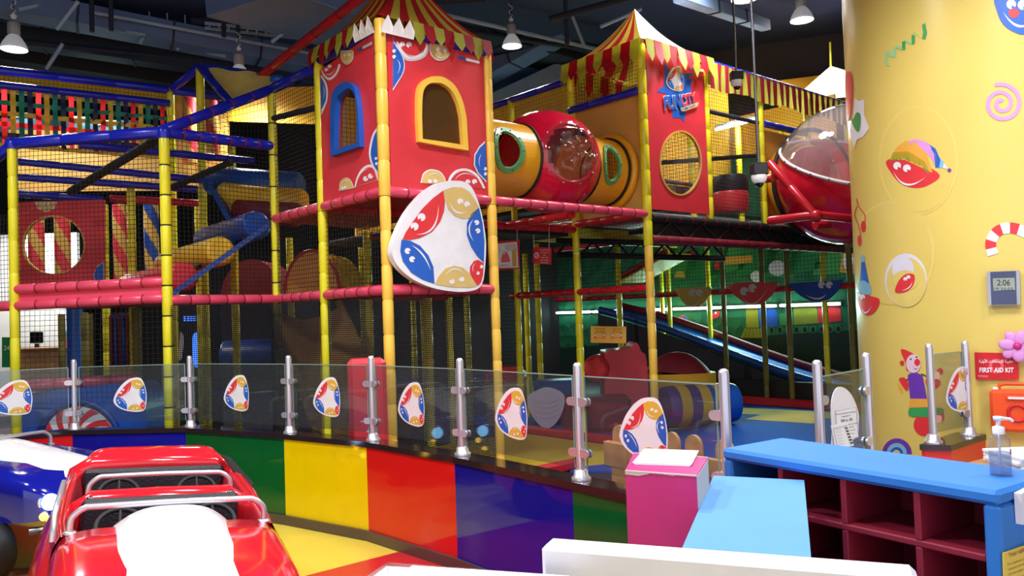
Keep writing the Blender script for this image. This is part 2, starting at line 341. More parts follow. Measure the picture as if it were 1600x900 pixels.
pdecal(b, 'pillar_pale', ell(1435, 250, 62, 86, n=40), 1); pdecal(b, 'pillar_yellow', ell(1435, 250, 58, 82, n=40), 2)
pdecal(b, 'pillar_pale', ell(1395, 395, 66, 82, n=40), 1); pdecal(b, 'pillar_yellow', ell(1393, 397, 63, 79, n=40), 2)
# red smiling leaf face in a rainbow cap
pdecal(b, 'print_red', smooth_loop([(1385, 252), (1410, 246), (1440, 255), (1469, 274), (1450, 290), (1430, 294), (1410, 288), (1395, 273)], 4), 3)
for m, p in (('pillar_orange', [(1392, 249), (1400, 232), (1415, 220), (1432, 222), (1448, 240), (1458, 270), (1440, 262), (1415, 250)]), ('canopy_yellow', [(1392, 250), (1396, 238), (1420, 236), (1446, 252), (1455, 271), (1440, 258), (1415, 247)]),
             ('pillar_green', [(1391, 251), (1396, 243), (1418, 242), (1440, 252), (1452, 272), (1436, 258), (1415, 250)]), ('pillar_lilac', [(1414, 222), (1432, 217), (1450, 223), (1462, 240), (1464, 262), (1455, 246), (1438, 230)]),
             ('print_blue', [(1450, 224), (1462, 232), (1470, 250), (1468, 262), (1462, 262), (1460, 240)]), ('pillar_cyan', [(1470, 248), (1476, 254), (1474, 262), (1467, 262)])): pdecal(b, m, p, 4 if m != 'canopy_yellow' else 5)
pdecal(b, 'print_lilac', [(1475, 254), (1482, 264), (1474, 263)], 5); pdecal(b, 'pillar_purple', ell(1484, 266, 3, 3, n=10), 5)
for x, y, r in ((1403, 259, 6), (1418, 263, 6)): pdecal(b, 'print_white', eye(x, y, r, 60), 6)
pdecal(b, 'print_white', crescent((1397, 268), (1418, 290), (1448, 276), 3), 6)
# ribbon, spiral, cane, bubble, bobble, hat face, clown, rainbow, blue face
for m, p in (('pillar_green', [(1441, 39), (1446, 36), (1449, 52), (1446, 62), (1441, 60), (1443, 50)]), ('pillar_green_pale', [(1441, 60), (1446, 62), (1431, 54), (1427, 51), (1429, 50)]), ('pillar_green', [(1425, 54), (1430, 56), (1430, 68), (1425, 70)]), ('pillar_green_pale', [(1425, 70), (1430, 68), (1416, 62), (1413, 64)]), ('pillar_green', [(1410, 65), (1415, 64), (1415, 78), (1410, 78)]), ('pillar_green_pale', [(1410, 78), (1413, 76), (1402, 70), (1399, 74)]), ('pillar_green_pale', [(1396, 74), (1401, 73), (1401, 88), (1397, 90)]), ('pillar_green_pale', [(1397, 90), (1399, 86), (1388, 78), (1384, 84)]), ('pillar_green_pale', [(1384, 82), (1388, 80), (1388, 96), (1391, 103), (1386, 103), (1383, 94)])): pdecal(b, m, p, 3)
def ribbon(pts, w):
    L = []; R = []
    for i, p in enumerate(pts):
        a, c = pts[max(0, i-1)], pts[min(len(pts)-1, i+1)]; dx, dy = c[0]-a[0], c[1]-a[1]; l = sqrt(dx*dx+dy*dy) or 1; k = w if not callable(w) else w(i/(len(pts)-1))
        L.append((p[0]-dy/l*k/2, p[1]+dx/l*k/2)); R.append((p[0]+dy/l*k/2, p[1]-dx/l*k/2))
    return [[L[i], L[i+1], R[i+1], R[i]] for i in range(len(pts)-1)]
sp = [(1565+(4+28*(1-i/44))*cos(radians(-110+i*17.5)), 162+(4+27*(1-i/44))*sin(radians(-110+i*17.5))) for i in range(45)]
for q4 in ribbon(sp, 6): pdecal(b, 'pillar_lilac', q4, 3)
cn = smooth_line([(1552, 398), (1548, 380), (1558, 362), (1578, 356), (1600, 362), (1620, 376)], 5)
for i, q4 in enumerate(ribbon(cn, 17)): pdecal(b, 'print_white' if (i//3) % 2 == 0 else 'print_red', q4, 3)
pdecal(b, 'print_lilac', ell(1416, 438, 33, 42, n=36), 3); pdecal(b, 'pillar_pale', ell(1417, 441, 31, 39, n=36), 4); pdecal(b, 'print_lilac', ell(1412, 420, 17, 19, n=20), 5); pdecal(b, 'pillar_pale', ell(1416, 438, 20, 16, n=20), 6)
pdecal(b, 'print_red', smooth_loop([(1400, 456), (1406, 438), (1418, 428), (1430, 430), (1428, 446), (1416, 456)], 4), 7)
for x, y in ((1416, 436), (1421, 433)): pdecal(b, 'print_white', eye(x, y, 3, 90), 8)
pdecal(b, 'print_white', crescent((1410, 454), (1422, 450), (1427, 440), 1.5), 8)
for q4 in ribbon(smooth_line([(1339, 310), (1342, 322), (1352, 336), (1352, 348)], 4), 1.5)+ribbon(smooth_line([(1340, 322), (1336, 336), (1342, 352), (1346, 368)], 4), 1.5): pdecal(b, 'print_red', q4, 3)
pdecal(b, 'print_red', ell(1350, 354, 4, 9, n=16), 4); pdecal(b, 'print_red', ell(1344, 376, 3.4, 9, n=16), 4)
pdecal(b, 'print_red', smooth_loop([(1338, 460), (1345, 456), (1360, 462), (1375, 468), (1370, 484), (1358, 493), (1348, 488), (1342, 476)], 4), 3)
pdecal(b, 'print_blue', [(1347, 408), (1352, 408), (1359, 444), (1344, 444)], 4); pdecal(b, 'pillar_cyan', smooth_loop([(1342, 444), (1350, 438), (1361, 446), (1362, 458), (1352, 460), (1343, 454)], 3), 5); pdecal(b, 'pillar_cyan', ell(1349.5, 404, 3.4, 6, n=12), 5)
for x, y in ((1343, 462), (1349, 464)): pdecal(b, 'print_white', eye(x, y, 4.4, 60), 6)
pdecal(b, 'print_white', crescent((1346, 478), (1354, 490), (1364, 476), 2.5), 6)
# jointed clown print
pdecal(b, 'print_red', smooth_loop([(1408, 548), (1414, 546), (1432, 556), (1428, 564), (1418, 580), (1415, 566)], 3), 3); pdecal(b, 'print_red', ell(1410, 567, 3.4, 4, n=12), 4)
pdecal(b, 'pillar_skin', ell(1428, 568, 11.5, 14.5, n=24), 4); pdecal(b, 'print_red', ell(1434, 566, 4.6, 5.6, n=16), 5); pdecal(b, 'print_black', ell(1424, 561, 1.6, 1.2, n=8), 5); pdecal(b, 'print_black', ell(1433, 558, 1.6, 1.2, n=8), 5); pdecal(b, 'print_black', crescent((1427, 571), (1431, 577), (1436, 573), 1), 5)
for q4 in ribbon([(1420, 592), (1414, 596)], 1.6)+ribbon([(1440, 584), (1448, 588)], 1.6): pdecal(b, 'print_black', q4, 3)
pdecal(b, 'pillar_purple', [(1419, 586), (1424, 583), (1432, 582), (1442, 586), (1449, 623), (1423, 623)], 4); pdecal(b, 'pillar_orange', [(1423, 623), (1449, 623), (1452, 636), (1421, 637)], 4)
pdecal(b, 'pillar_green', smooth_loop([(1421, 640), (1426, 637), (1470, 637), (1474, 643), (1470, 651), (1426, 651), (1420, 646)], 2), 4); pdecal(b, 'print_red', ell(1444, 664, 16, 17, n=24), 3)
pdecal(b, 'print_red', smooth_loop([(1405, 592), (1414, 590), (1420, 600), (1418, 611), (1411, 604)], 3), 3); pdecal(b, 'print_red', smooth_loop([(1447, 592), (1458, 590), (1470, 596), (1464, 606), (1450, 606)], 3), 3); pdecal(b, 'pillar_orange', [(1402, 598), (1410, 606), (1411, 616), (1404, 608)], 2); pdecal(b, 'print_red', ell(1469, 580, 5, 5, n=12), 3); pdecal(b, 'print_red', ell(1470, 652, 5, 6, n=12), 5)
for i, (m, r) in enumerate((('pillar_purple', 23), ('pillar_cyan', 16), ('print_blue', 10), ('pillar_yellow', 6))): pdecal(b, m, ell(1402, 709, r, r*1.05, 180, 360, 20), 3+i)
# blue face with a red nose, strawberry star, at the edges
pdecal(b, 'print_blue', smooth_loop([(1556, -6), (1558, 18), (1566, 36), (1580, 48), (1600, 54), (1618, 40), (1624, 10), (1600, -20)], 4), 3); pdecal(b, 'print_red', ell(1584, 21, 8.5, 7.5, n=20), 5)
for x, y, r in ((1580, 7, 7.5), (1598, 8, 8)): pdecal(b, 'print_white', eye(x, y, r, 60), 4)
pdecal(b, 'print_white', crescent((1567, 18), (1588, 42), (1612, 36), 4), 4)
pdecal(b, 'print_white', [(1336, 153), (1343, 158), (1351, 155), (1351, 180), (1359, 200), (1350, 213), (1340, 218), (1335, 232), (1332, 216), (1328, 204), (1334, 182)], 3)
pdecal(b, 'print_red', smooth_loop([(1322, 120), (1329, 112), (1333, 124), (1333, 150), (1330, 176), (1325, 190), (1321, 180)], 4), 4); pdecal(b, 'pillar_green', smooth_loop([(1329, 181), (1334, 186), (1339, 176), (1345, 178), (1346, 192), (1343, 206), (1336, 200)], 3), 5)
o = b.build('round_column'); tag(o, 'large round column wrapped in yellow vinyl printed with smiling faces', 'column')
# ---------------------------------------------------------------- ceiling services
def duct(name, a, c, w, h, m, label, cat, grp=None):
    a, c = V(a), V(c); d = (c-a); L = d.length; d.normalize(); x = d.cross(Z).normalized(); up = x.cross(d); b = MB(m); b.box((a+c)/2, (L, w, h), (d, x, up), .01)
    n = int(L/1.2); b.use('beam_black')
    for i in range(1, n): b.box(a+d*(L*i/n), (.03, w+.03, h+.03), (d, x, up))
    return tag(b.build(name), label, cat, grp)
duct('ventilation_duct', at(-40, -4, 11.5), at(640, 128, 14.5), .5, .32, 'duct', 'long grey rectangular duct crossing the dark ceiling at upper left', 'duct')
duct('ventilation_duct', at(-80, 42, 12.5), at(470, 122, 14), .36, .3, 'beam_black', 'dark duct running low above the webbing net at upper left', 'duct')
duct('ventilation_duct', at(-30, 96, 15.5), at(176, 112, 15.5), .4, .36, 'duct_light', 'pale blue-grey duct behind the hanging lamp at far left', 'duct')
duct('ventilation_duct', at(208, 116, 16), at(286, 128, 16), .4, .3, 'duct_light', 'short pale duct end above the blue beam at left', 'duct')
duct('ventilation_duct', at(380, -10, 10.5), at(560, 44, 12.5), 1.5, .3, 'duct', 'wide dusty duct under the ceiling left of the near striped tent', 'duct')
duct('ventilation_duct', at(660, 30, 13.6), at(960, 112, 16.6), .9, .34, 'beam_black', 'black boxed duct behind the hanging lamp between the two towers', 'duct')
duct('ventilation_duct', at(760, 172, 15.8), at(905, 104, 15.8), .5, .4, 'duct_light', 'pale slanting duct low between the two towers', 'duct')
duct('ventilation_duct', at(690, 150, 16), at(930, 16, 14.2), .5, .42, 'duct', 'dark grey duct slanting up right behind the middle lamp', 'duct')
duct('ventilation_duct', at(1060, -8, 9.5), at(1196, 40, 12.5), .16, .16, 'duct_light', 'thin grey duct ending above the far tower tent', 'duct')
b = MB('soffit'); a, c = at(-60, 68, 14.2), at(400, 136, 15.4); d = (c-a).normalized(); b.box((a+c)/2, ((c-a).length, .6, .5), (d, d.cross(Z), Z)); struct('trim_1', b)
b = MB('soffit'); a, c = at(930, 70, 16.6), at(1420, 130, 14.5); d = V((c.x-a.x, c.y-a.y, 0)).normalized(); b.box(V(((a.x+c.x)/2, (a.y+c.y)/2, 5.6)), (9, .3, 2.0), (d, d.cross(Z), Z)); struct('trim_2', b)
# open roof truss and cable trays
def truss(name, a, c, h, m, r, label, cat, n=10):
    a, c = V(a), V(c); b = MB(m); dn = V((0, 0, -h)); b.tube(a, c, r, 6); b.tube(a+dn, c+dn, r, 6)
    for i in range(n): p, q = a+(c-a)*(i/n), a+(c-a)*((i+1)/n); mm = (p+q)/2+dn; b.tube(p, mm, r*.7, 6); b.tube(mm, q, r*.7, 6)
    return tag(b.build(name), label, cat)
truss('roof_truss', at(250, 78, 15), at(560, 96, 15), .42, 'duct', .03, 'thin steel lattice truss across the dark ceiling behind the red pole', 'truss', 12)
truss('roof_truss', at(690, -10, 13.5), at(1000, 40, 15.5), .6, 'beam_black', .05, 'black lattice truss high between the two tower tents', 'truss', 7)
for (a, c, lab) in (((96, 34, 12), (330, 74, 13.5), 'slim cable tray over the soffit at upper left'), ((-30, 18, 13), (250, 40, 14), 'slim cable tray high in the left corner of the ceiling'), ((320, 40, 12.5), (520, 62, 13.2), 'slim cable tray left of the near striped tent')):
    a, c = at(*a), at(*c); b = MB('tray'); d = (c-a).normalized(); x = d.cross(Z).normalized()
    for s_ in (-.11, .11): b.box((a+c)/2+x*s_, ((c-a).length, .012, .05), (d, x, x.cross(d)))
    for i in range(14): b.box(a+(c-a)*((i+.5)/14), (.03, .22, .012), (d, x, x.cross(d)))
    tag(b.build('cable_tray'), lab, 'tray', 'ceiling cable trays')
for i, (a, c, lab) in enumerate([((88, 46, 11), (122, 2, 11), 'pale angle strut left in the ceiling above the soffit'), ((72, 108, 12), (98, 68, 12), 'pale slanting strut behind the lamp at far left'), ((424, 66, 12), (468, 30, 12), 'grey diagonal brace left of the near tent'), ((330, 22, 11), (346, 2, 11), 'dark diagonal brace at the top left of the ceiling'), ((938, 42, 12), (1002, 14, 12), 'thin pale strut touching the far tent tip'), ((914, 74, 13), (892, 20, 13), 'steel brace right of the middle lamp')]):
    tag(MB('tray').tube(at(*a), at(*c), .03, 6).build('ceiling_brace'), lab, 'brace', 'ceiling braces')
for i, (x, y, Y, lab) in enumerate([(350, 58, 12, 'dark drop rod over the second lamp'), (372, 50, 12.4, 'thin drop rod beside the second lamp'), (144, 50, 11.6, 'dark drop rod at the left of the ceiling'), (174, 48, 11.6, 'dark drop rod right of the soffit strut'), (492, 40, 12.6, 'dark drop rod beside the near tent'), (1026-140, 70, 12, 'thin drop rod right of the middle lamp')]):
    p = at(x, y, Y); tag(MB('beam_black').tube(p, (p.x, p.y, 6.62), .035, 8).build('drop_rod'), lab, 'rod', 'ceiling drop rods')
b = MB('lamp_grey'); p, q = at(494, -2, 11), at(524, 5, 11.4); d = (q-p).normalized(); b.box((p+q)/2, (1.2, .14, .07), (d, d.cross(Z).normalized(), d.cross(Z).normalized().cross(d)), .01)
sl = thing('strip_lamp', 'white fluorescent strip lamp at the top edge above the red pole', 'lamp', (p+q)/2); b.build('housing', sl); g = MB('lamp_glow'); g.tube((p+q)/2-d*.55-Z*.055, (p+q)/2+d*.55-Z*.055, .02, 8); g.build('tube', sl)
for i, (a, c, r, lab) in enumerate([((-20, 60, 12.4), (420, 106, 13.8), .05, 'dark sprinkler pipe along the soffit at upper left'), ((140, 18, 11.8), (520, 90, 13.6), .03, 'thin pale conduit crossing the ducts at upper left'), ((690, 22, 12.2), (1000, 92, 14.8), .035, 'pale conduit sloping between the two tower tents'), ((640, 4, 11), (760, -4, 10.5), .06, 'dark pipe at the top edge between the tower tents'), ((860, 30, 12), (990, -6, 11), .05, 'grey pipe at the top edge left of the far tent'), ((300, 34, 13), (470, 48, 13.4), .12, 'round dark ventilation pipe left of the near tent')]):
    tag(MB('tray' if i in (1, 2) else 'beam_black').tube(at(*a), at(*c), r, 10).build('ceiling_pipe'), lab, 'pipe', 'ceiling pipes')
for i, (x, y, Y, h, lab) in enumerate([(234, 58, 12.6, 0, 'thin hanger rod above the soffit, left'), (262, 62, 12.7, 0, 'thin hanger rod above the soffit, second from left'), (290, 66, 12.8, 0, 'thin hanger rod above the soffit, third from left'), (312, 72, 13, 0, 'thin hanger rod above the soffit, right'), (400, 60, 13.2, 0, 'thin hanger rod left of the wide dusty duct'), (425, 64, 13.2, 0, 'thin hanger rod under the wide dusty duct')]):
    p = at(x, y, Y); tag(MB('tray').tube(p, (p.x, p.y, 6.62), .012, 6).build('hanger_rod'), lab, 'rod', 'ceiling hanger rods')
for i, (a, c, lab) in enumerate([((178, 46, 12.2), (226, 54, 12.2), 'short pale strut under the cable tray'), ((218, 68, 12.4), (224, 56, 12.4), 'short bright bracket below the long duct'), ((276, 78, 12.8), (284, 66, 12.8), 'small bracket at the soffit edge'), ((322, 82, 13), (352, 88, 13), 'short bright bar beside the second lamp'), ((30, 14, 11), (60, 8, 11), 'pale strut at the top left corner')]):
    tag(MB('duct_light').tube(at(*a), at(*c), .03, 6).build('ceiling_bracket'), lab, 'bracket', 'ceiling brackets')
# bell pendant lamps
def lamp_mesh():
    t = thing('pendant_lamp', 'pendant', 'lamp', (0, 0, 0)); k = dict(local=True)
    MB('lamp_grey').lathe([(.02, .31), (.075, .30), (.08, .29), (.08, .14), (.06, .13)], n=20).build('ballast_housing', t, **k)
    b = MB('lamp_shade'); b.lathe([(.055, .13), (.075, .115), (.10, .085), (.13, .03), (.155, -.03), (.168, -.075), (.172, -.075), (.16, -.03), (.134, .03), (.1, .08)], n=28, caps=False); b.build('shade', t, **k)
    MB('lamp_glow').lathe([(.0, -.095), (.08, -.09), (.14, -.07), (.152, -.04), (.12, .03), (.0, .06)], n=24, caps=False).build('lens', t, **k)
    b = MB('camera_white'); b.lathe([(.03, .36), (.045, .40), (.012, .43), (.012, .45)], n=12)
    b.ring([V((.02*cos(a*.9)*1.6, .012*sin(a*1.3), .45+.02*a)) for a in range(12)], .006, 6); b.build('hook', t, **k)
    MB('beam_black').tube((0, 0, .44), (0, 0, 1.0), .006, 6).build('cord', t, **k)
    return t
LAMP = lamp_mesh()
LK = .5
def pendant(p, label, w, first=False, spot=None, size=.25, sc=.9):
    p = V(p)
    if first: LAMP.location = p; LAMP['label'] = label; t = LAMP
    else: t = dup(LAMP, p, label)
    t['group'] = 'bell pendant lamps'; t.children
    if p.z+sc < 6.6: b = MB('beam_black'); b.tube((0, 0, 1.0), (0, 0, (6.62-p.z)/sc), .006, 6); b.build('cord', t, local=True)
    L = bpy.data.lights.new('pendant_light', 'SPOT'); t.scale = (sc, sc, sc); L.energy = w*LK; L.spot_size = radians(150 if spot is None else spot); L.spot_blend = .5; L.shadow_soft_size = size; L.color = (1, .98, .985)
    o = bpy.data.objects.new('pendant_light', L); COL.objects.link(o); o.location = p-Z*.16
    return t
pendant(at(22, 78, 9.8)+Z*.07, 'lit bell pendant lamp at the far left of the ceiling', 420, True)
pendant(at(374, 121, 11.3)+Z*.06, 'bell pendant lamp half hidden behind the pale fabric roof', 620)
pendant(at(800, 74, 12.2)+Z*.08, 'lit bell pendant lamp hanging between the two towers', 420)
pendant(at(1253, 32, 13)+Z*.08, 'lit bell pendant lamp near the top of the yellow column', 620, sc=1.1)
pendant(at(1163, 2, 9.4)+Z*.09, 'bell pendant lamp cut off by the top edge over the far tower', 160)
pendant((-2.6, 2.6, 4.9), 'added bell pendant lamp out of view above the red ride car', 620)  # from here on: unseen lamps added to light foreground and towers
pendant((.3, 1.6, 4.9), 'added bell pendant lamp out of view above the white counter', 560)
pendant((-.6, 4.6, 5.3), 'added bell pendant lamp out of view in front of the near tower', 700)
pendant((2.1, 3.4, 4.9), 'added bell pendant lamp out of view above the shoe rack', 480)
pendant((3.5, 2.9, 4.9), 'added bell pendant lamp out of view right of the shoe rack', 330)  # unseen, added to brighten the yellow column
pendant((-4.6, 4.9, 5.0), 'added bell pendant lamp out of view above the blue ride car', 560)
pendant((2.6, 8.85, 6.3), 'added bell pendant lamp out of view in front of the far tower', 760)  # unseen, added to whiten the front of the far tent roof
# dome security cameras on drop rods
for (x, yt, y, Y, lab) in ((1151, 113, 126, 7.6, 'small dome security camera on a rod in front of the striped valance'), (1186, 258, 274, 6.0, 'larger dome security camera on a long rod before the netted bay')):
    p = at(x, y, Y); k = 1 if Y > 7 else 1.0; t = thing('security_camera', lab, 'camera', p, group='dome security cameras')
    b = MB('camera_black'); b.box(p+Z*.045, (.11, .11, .09), None, .008); b.build('housing', t)
    MB('camera_white').lathe([(.058, 0), (.058, -.02), (.05, -.045), (.035, -.06)], p, 20).build('ring', t)
    MB('black_gloss').lathe([(.036, -.055), (.03, -.075), (.016, -.088), (.0, -.09)], p, 16, caps=False).build('dome', t)
    MB('steel_dark').tube(p+Z*.09, (p.x, p.y, 6.66), .011, 8).build('rod', t)
# ---------------------------------------------------------------- print helpers on planes
def plane_fn(o, n, step=.0025):
    n = V(n).normalized(); o = V(o)
    return lambda x, y, lay=1: on(x, y, o, n)+n*(step*lay)
EMB_C = [(490, 55), (560, 62), (612, 95), (655, 180), (690, 300), (712, 430), (718, 540), (708, 690), (692, 775), (650, 820), (560, 837), (450, 830), (330, 805), (205, 750), (112, 672), (67, 600), (57, 540), (80, 450), (130, 335), (190, 238), (280, 138), (370, 78), (430, 60)]
EMB = [('print_red', [(128, 468), (150, 420), (200, 345), (265, 255), (340, 180), (415, 124), (426, 200), (420, 270), (392, 345), (335, 415), (250, 458), (180, 472)]),
       ('print_beige', [(417, 122), (480, 101), (545, 103), (598, 132), (640, 195), (665, 240), (640, 295), (600, 319), (550, 322), (495, 302), (450, 255), (428, 195)]),
       ('print_blue', [(666, 244), (690, 350), (704, 480), (700, 632), (655, 588), (610, 520), (580, 435), (581, 355), (612, 288)]),
       ('print_red', [(699, 636), (694, 720), (680, 770), (657, 795), (620, 742), (601, 700), (603, 660), (630, 620), (660, 612)]),
       ('print_beige', [(652, 797), (600, 806), (480, 803), (357, 784), (382, 728), (430, 672), (490, 653), (552, 666), (602, 712)]),
       ('print_blue', [(353, 780), (270, 752), (190, 702), (130, 622), (112, 550), (121, 470), (182, 478), (250, 512), (310, 580), (345, 662)])]
EMB_E = [(212, 378, 28, 120), (260, 313, 28, 120), (533, 202, 21, 70), (581, 222, 21, 70), (648, 350, 18, 150), (656, 408, 18, 150), (681, 660, 12, 200), (657, 706, 12, 200), (475, 765, 19, 250), (543, 748, 19, 250), (163, 550, 21, 20), (195, 608, 21, 20)]
EMB_S = [((222, 434), (345, 390), (380, 222), 13), ((460, 200), (500, 280), (585, 276), 12), ((626, 326), (590, 400), (629, 484), 10), ((645, 633), (620, 660), (626, 700), 4), ((425, 728), (490, 672), (562, 712), 10), ((188, 508), (275, 575), (326, 692), 12)]
def emblem(mb, fn, rim=True, lift=0, yel='print_beige'):
    """six smiling petals round a white star; fn takes tracing units (x right 57..718, y down 55..837)"""
    if rim: shape(mb, 'print_white', smooth_loop(EMB_C, 3), fn, 1+lift)
    for m, p in EMB: shape(mb, yel if m == 'print_beige' else m, p, fn, 2+lift)
    for x, y, r, a in EMB_E: shape(mb, 'print_white', eye(x, y, r, a), fn, 3+lift)
    for p0, pm, p1, w in EMB_S: shape(mb, 'print_white', crescent(p0, pm, p1, w), fn, 3+lift)
# the tracing was made on the big sign, which stands parallel to the tower front: true shape in metres
SG_O, SG_N = S(0, -.13, 0), -W
def sg(x, y): p = on(600+x/4.5, 270+y/4.5, SG_O, SG_N)-A0; return p.dot(U), p.z
_c = [sg(*p) for p in EMB_C]; _h = max(q[1] for q in _c)-min(q[1] for q in _c); _m = ((max(q[0] for q in _c)+min(q[0] for q in _c))/2, (max(q[1] for q in _c)+min(q[1] for q in _c))/2)
def emb_on(c, ax, ay, n, h, step=.0012):
    """emblem placed at c with height h, axes ax/ay, facing n"""
    c, ax, ay, n = V(c), V(ax), V(ay), V(n)
    def f(x, y, lay=1): a, z = sg(x, y); return c+ax*((a-_m[0])/_h*h)+ay*((z-_m[1])/_h*h)+n*(step*lay)
    return f
# ---------------------------------------------------------------- near tower
def stripe_canopy(root, s0, t0, s1, t1, z0, apex, rise=.42, stripes=11, flip=None, solid=None, drop=.2, cols=('canopy_red', 'canopy_yellow'), fcols=('flap_red', 'flap_lime'), phase=0):
    """striped swooping tent over a square bay and its hanging flaps"""
    cs = [(s0, t0), (s1, t0), (s1, t1), (s0, t1)]; ap = V(apex); roof = MB()
    for k in range(4):
        a, c = cs[k], cs[(k+1) % 4]; n = stripes*2
        def fn(u, v, a=a, c=c):
            e = S(a[0]+(c[0]-a[0])*u, a[1]+(c[1]-a[1])*u, z0); q = e+(ap-e)*v; q.z -= rise*v*(1-v)*(1.0+.25*cos(2*pi*u)); return q
        roof.surf(fn, stripes, 10, mf=(lambda i, j: cols[(i+phase) % 2]) if solid is None or k not in solid else (lambda i, j: solid[k]))
    roof.build('canopy', root)
    vb = MB()
    for k in range(4):
        a, c = cs[k], cs[(k+1) % 4]; out = {0: -W, 1: U, 2: W, 3: -U}[k]
        for i in range(stripes):
            u0, u1 = i/stripes, (i+1)/stripes; A = lambda u, z: S(a[0]+(c[0]-a[0])*u, a[1]+(c[1]-a[1])*u, z)+out*.04
            m = fcols[(i+phase) % 2]; up = flip and flip(k, i); dl = drop*(1+.12*sin(i*2.3+k)); vb.use('canopy_white' if up else m)
            e = out*(.02+.015*sin(i*1.9))
            if up: pts = [A(u0, z0-.16), A(u1, z0-.16), A(u1, z0-.10)+out*.02, A((u0+u1)/2, z0-.01)+out*.03, A(u0, z0-.10)+out*.02]
            else: pts = [A(u0, z0), A(u0, z0-dl*.62)+e, A((u0+u1)/2, z0-dl)+e*1.6, A(u1, z0-dl*.62)+e, A(u1, z0)]
            vb.prism(pts, out*.003)
    vb.build('valance', root)
T1 = thing('play_tower', 'near red fabric play tower with arched windows under a striped tent roof', 'play tower', S(.58, .55, 0))
q1, q2 = 1.17, 1.09
for (s, t, c, tie) in ((0, 0, 'pole_amber', None), (q1, 0, 'pole_amber', None), (0, q2, 'pole_lemon', None), (q1, q2, 'pole_lemon', None)):
    b = MB(); b.foam(S(s, t, 0), S(s, t, 2.62), .047, c, tie); b.foam(S(s, t, 2.62), S(s, t, 4.1 if (s or t) else 4.13), .047 if s+t else .052, c, tie); b.build('post', T1)
for z in (1.83, 2.665):
    for (a, c) in (((0, 0), (q1, 0)), ((0, 0), (0, q2)), ((q1, 0), (q1, q2)), ((0, q2), (q1, q2))):
        b = MB(); col = 'rail_pink' if (a == (0, 0)) else 'rail_red'; p, q = S(*a, z), S(*c, z); d = (q-p).normalized()*.03; b.foam(p+d, q-d, .047, col, 'tie_red', .2); b.build('rail', T1)
for (a, c) in (((0, 0), (q1, 0)), ((0, 0), (0, q2)), ((q1, 0), (q1, q2)), ((0, q2), (q1, q2))): MB('beam_blue').tube(S(*a, 4.05), S(*c, 4.05), .04, 10).build('top_beam', T1)
b = MB('deck_red'); b.box(S(q1/2, q2/2, 2.70), (q1-.06, q2-.06, .05), (U, W, Z), .01); b.build('deck', T1)
b = MB('deck_red'); b.box(S(q1/2, q2/2, 1.86), (q1-.06, q2-.06, .05), (U, W, Z), .01); b.build('deck', T1)
# printed front panel with yellow framed arch
def px(pts, k=3, ox=400, oy=0): return [(ox+x/k, oy+y/k) for x, y in pts]
def face(mb, fn, m, outline, eyes, smile, lay=2, rim='print_white', grow=1.08, er=None, cen=None):
    cx = sum(p[0] for p in outline)/len(outline); cy = sum(p[1] for p in outline)/len(outline)
    if cen: cx, cy = cen
    if rim: shape(mb, rim, [(cx+(x-cx)*grow, cy+(y-cy)*grow) for x, y in outline], fn, lay-1)
    shape(mb, m, outline, fn, lay)
    for e in eyes: shape(mb, 'print_white', eye(*e), fn, lay+2)
    if smile: shape(mb, 'print_white', crescent(*smile), fn, lay+2)
FR = plane_fn(S(0, -.02, 0), -W)
b = MB('vinyl_red'); out = [S(.055, -.02, 2.70), S(1.115, -.02, 2.70), S(1.115, -.02, 4.03), S(.055, -.02, 4.03)]
win_o = px([(750, 668)]+smooth_line([(744, 560), (745, 450), (757, 400), (790, 371), (830, 363), (872, 370), (920, 408), (955, 478), (974, 560)], 4)+[(983, 709), (865, 690)]); win_i = px([(768, 655)]+smooth_line([(765, 560), (767, 470), (776, 422), (800, 398), (832, 393), (866, 400), (905, 432), (935, 492), (950, 560)], 4)+[(958, 683), (862, 668)])
fw = [FR(x, y, 0) for x, y in win_i]; b.holed(out, fw, W*.025)
def clipped(pts, lo=612.5, hi=759, y1=None): return [(min(max(x, lo), hi), y) for x, y in pts]
c3 = lambda pts: px(pts)
face(b, FR, 'print_blue', clipped(c3(smooth_loop([(618, 185), (655, 222), (683, 268), (690, 320), (668, 370), (622, 410)], 3)), 613), [], None, 4, cen=(611, 100)); 
for (x, y) in ((614.5, 80.5), (614.5, 89.5)): shape(b, 'print_white', eye(x, y, 3, 30), FR, 6)
shape(b, 'print_white', crescent((618, 93), (624, 103), (619, 117), 1.2), FR, 6)
shape(b, 'print_grey', c3(smooth_loop([(655, 196), (690, 274), (740, 286), (792, 266), (809, 222), (800, 208), (720, 200)], 3)), FR, 1); shape(b, 'print_white', c3(smooth_loop([(658, 196), (694, 266), (740, 277), (786, 257), (801, 218), (795, 208), (720, 200)], 3)), FR, 2); shape(b, 'vinyl_red', c3(smooth_loop([(662, 190), (700, 254), (740, 266), (780, 245), (795, 212), (780, 205), (720, 196)], 3)), FR, 3)
for (x, y) in ((682, 210), (714, 211)): shape(b, 'print_white', eye(400+x/3, y/3, 4.4, 60), FR, 4)
shape(b, 'print_white', crescent((630, 82), (649, 89), (660, 77), 1.6), FR, 4)
face(b, FR, 'print_beige', c3(ell(862, 222, 49, 60, -10, 190, 20, 6)), [(400+848/3, 232/3, 3.6, 60), (400+884/3, 238/3, 3.6, 60)], ((400+830/3, 252/3), (400+862/3, 276/3), (400+896/3, 258/3), 1.6), 5, cen=(687, 74))
face(b, FR, 'print_beige', clipped(c3(smooth_line([(774, 858), (784, 820), (806, 802), (832, 800), (860, 810), (880, 836), (886, 868)], 4)), 613, 762), [(400+812/3, 850/3, 3.2, -60), (400+838/3, 849/3, 3.2, -60)], ((400+800/3, 832/3), (400+832/3, 812/3), (400+866/3, 836/3), 1.3), 3, cen=(677, 289))
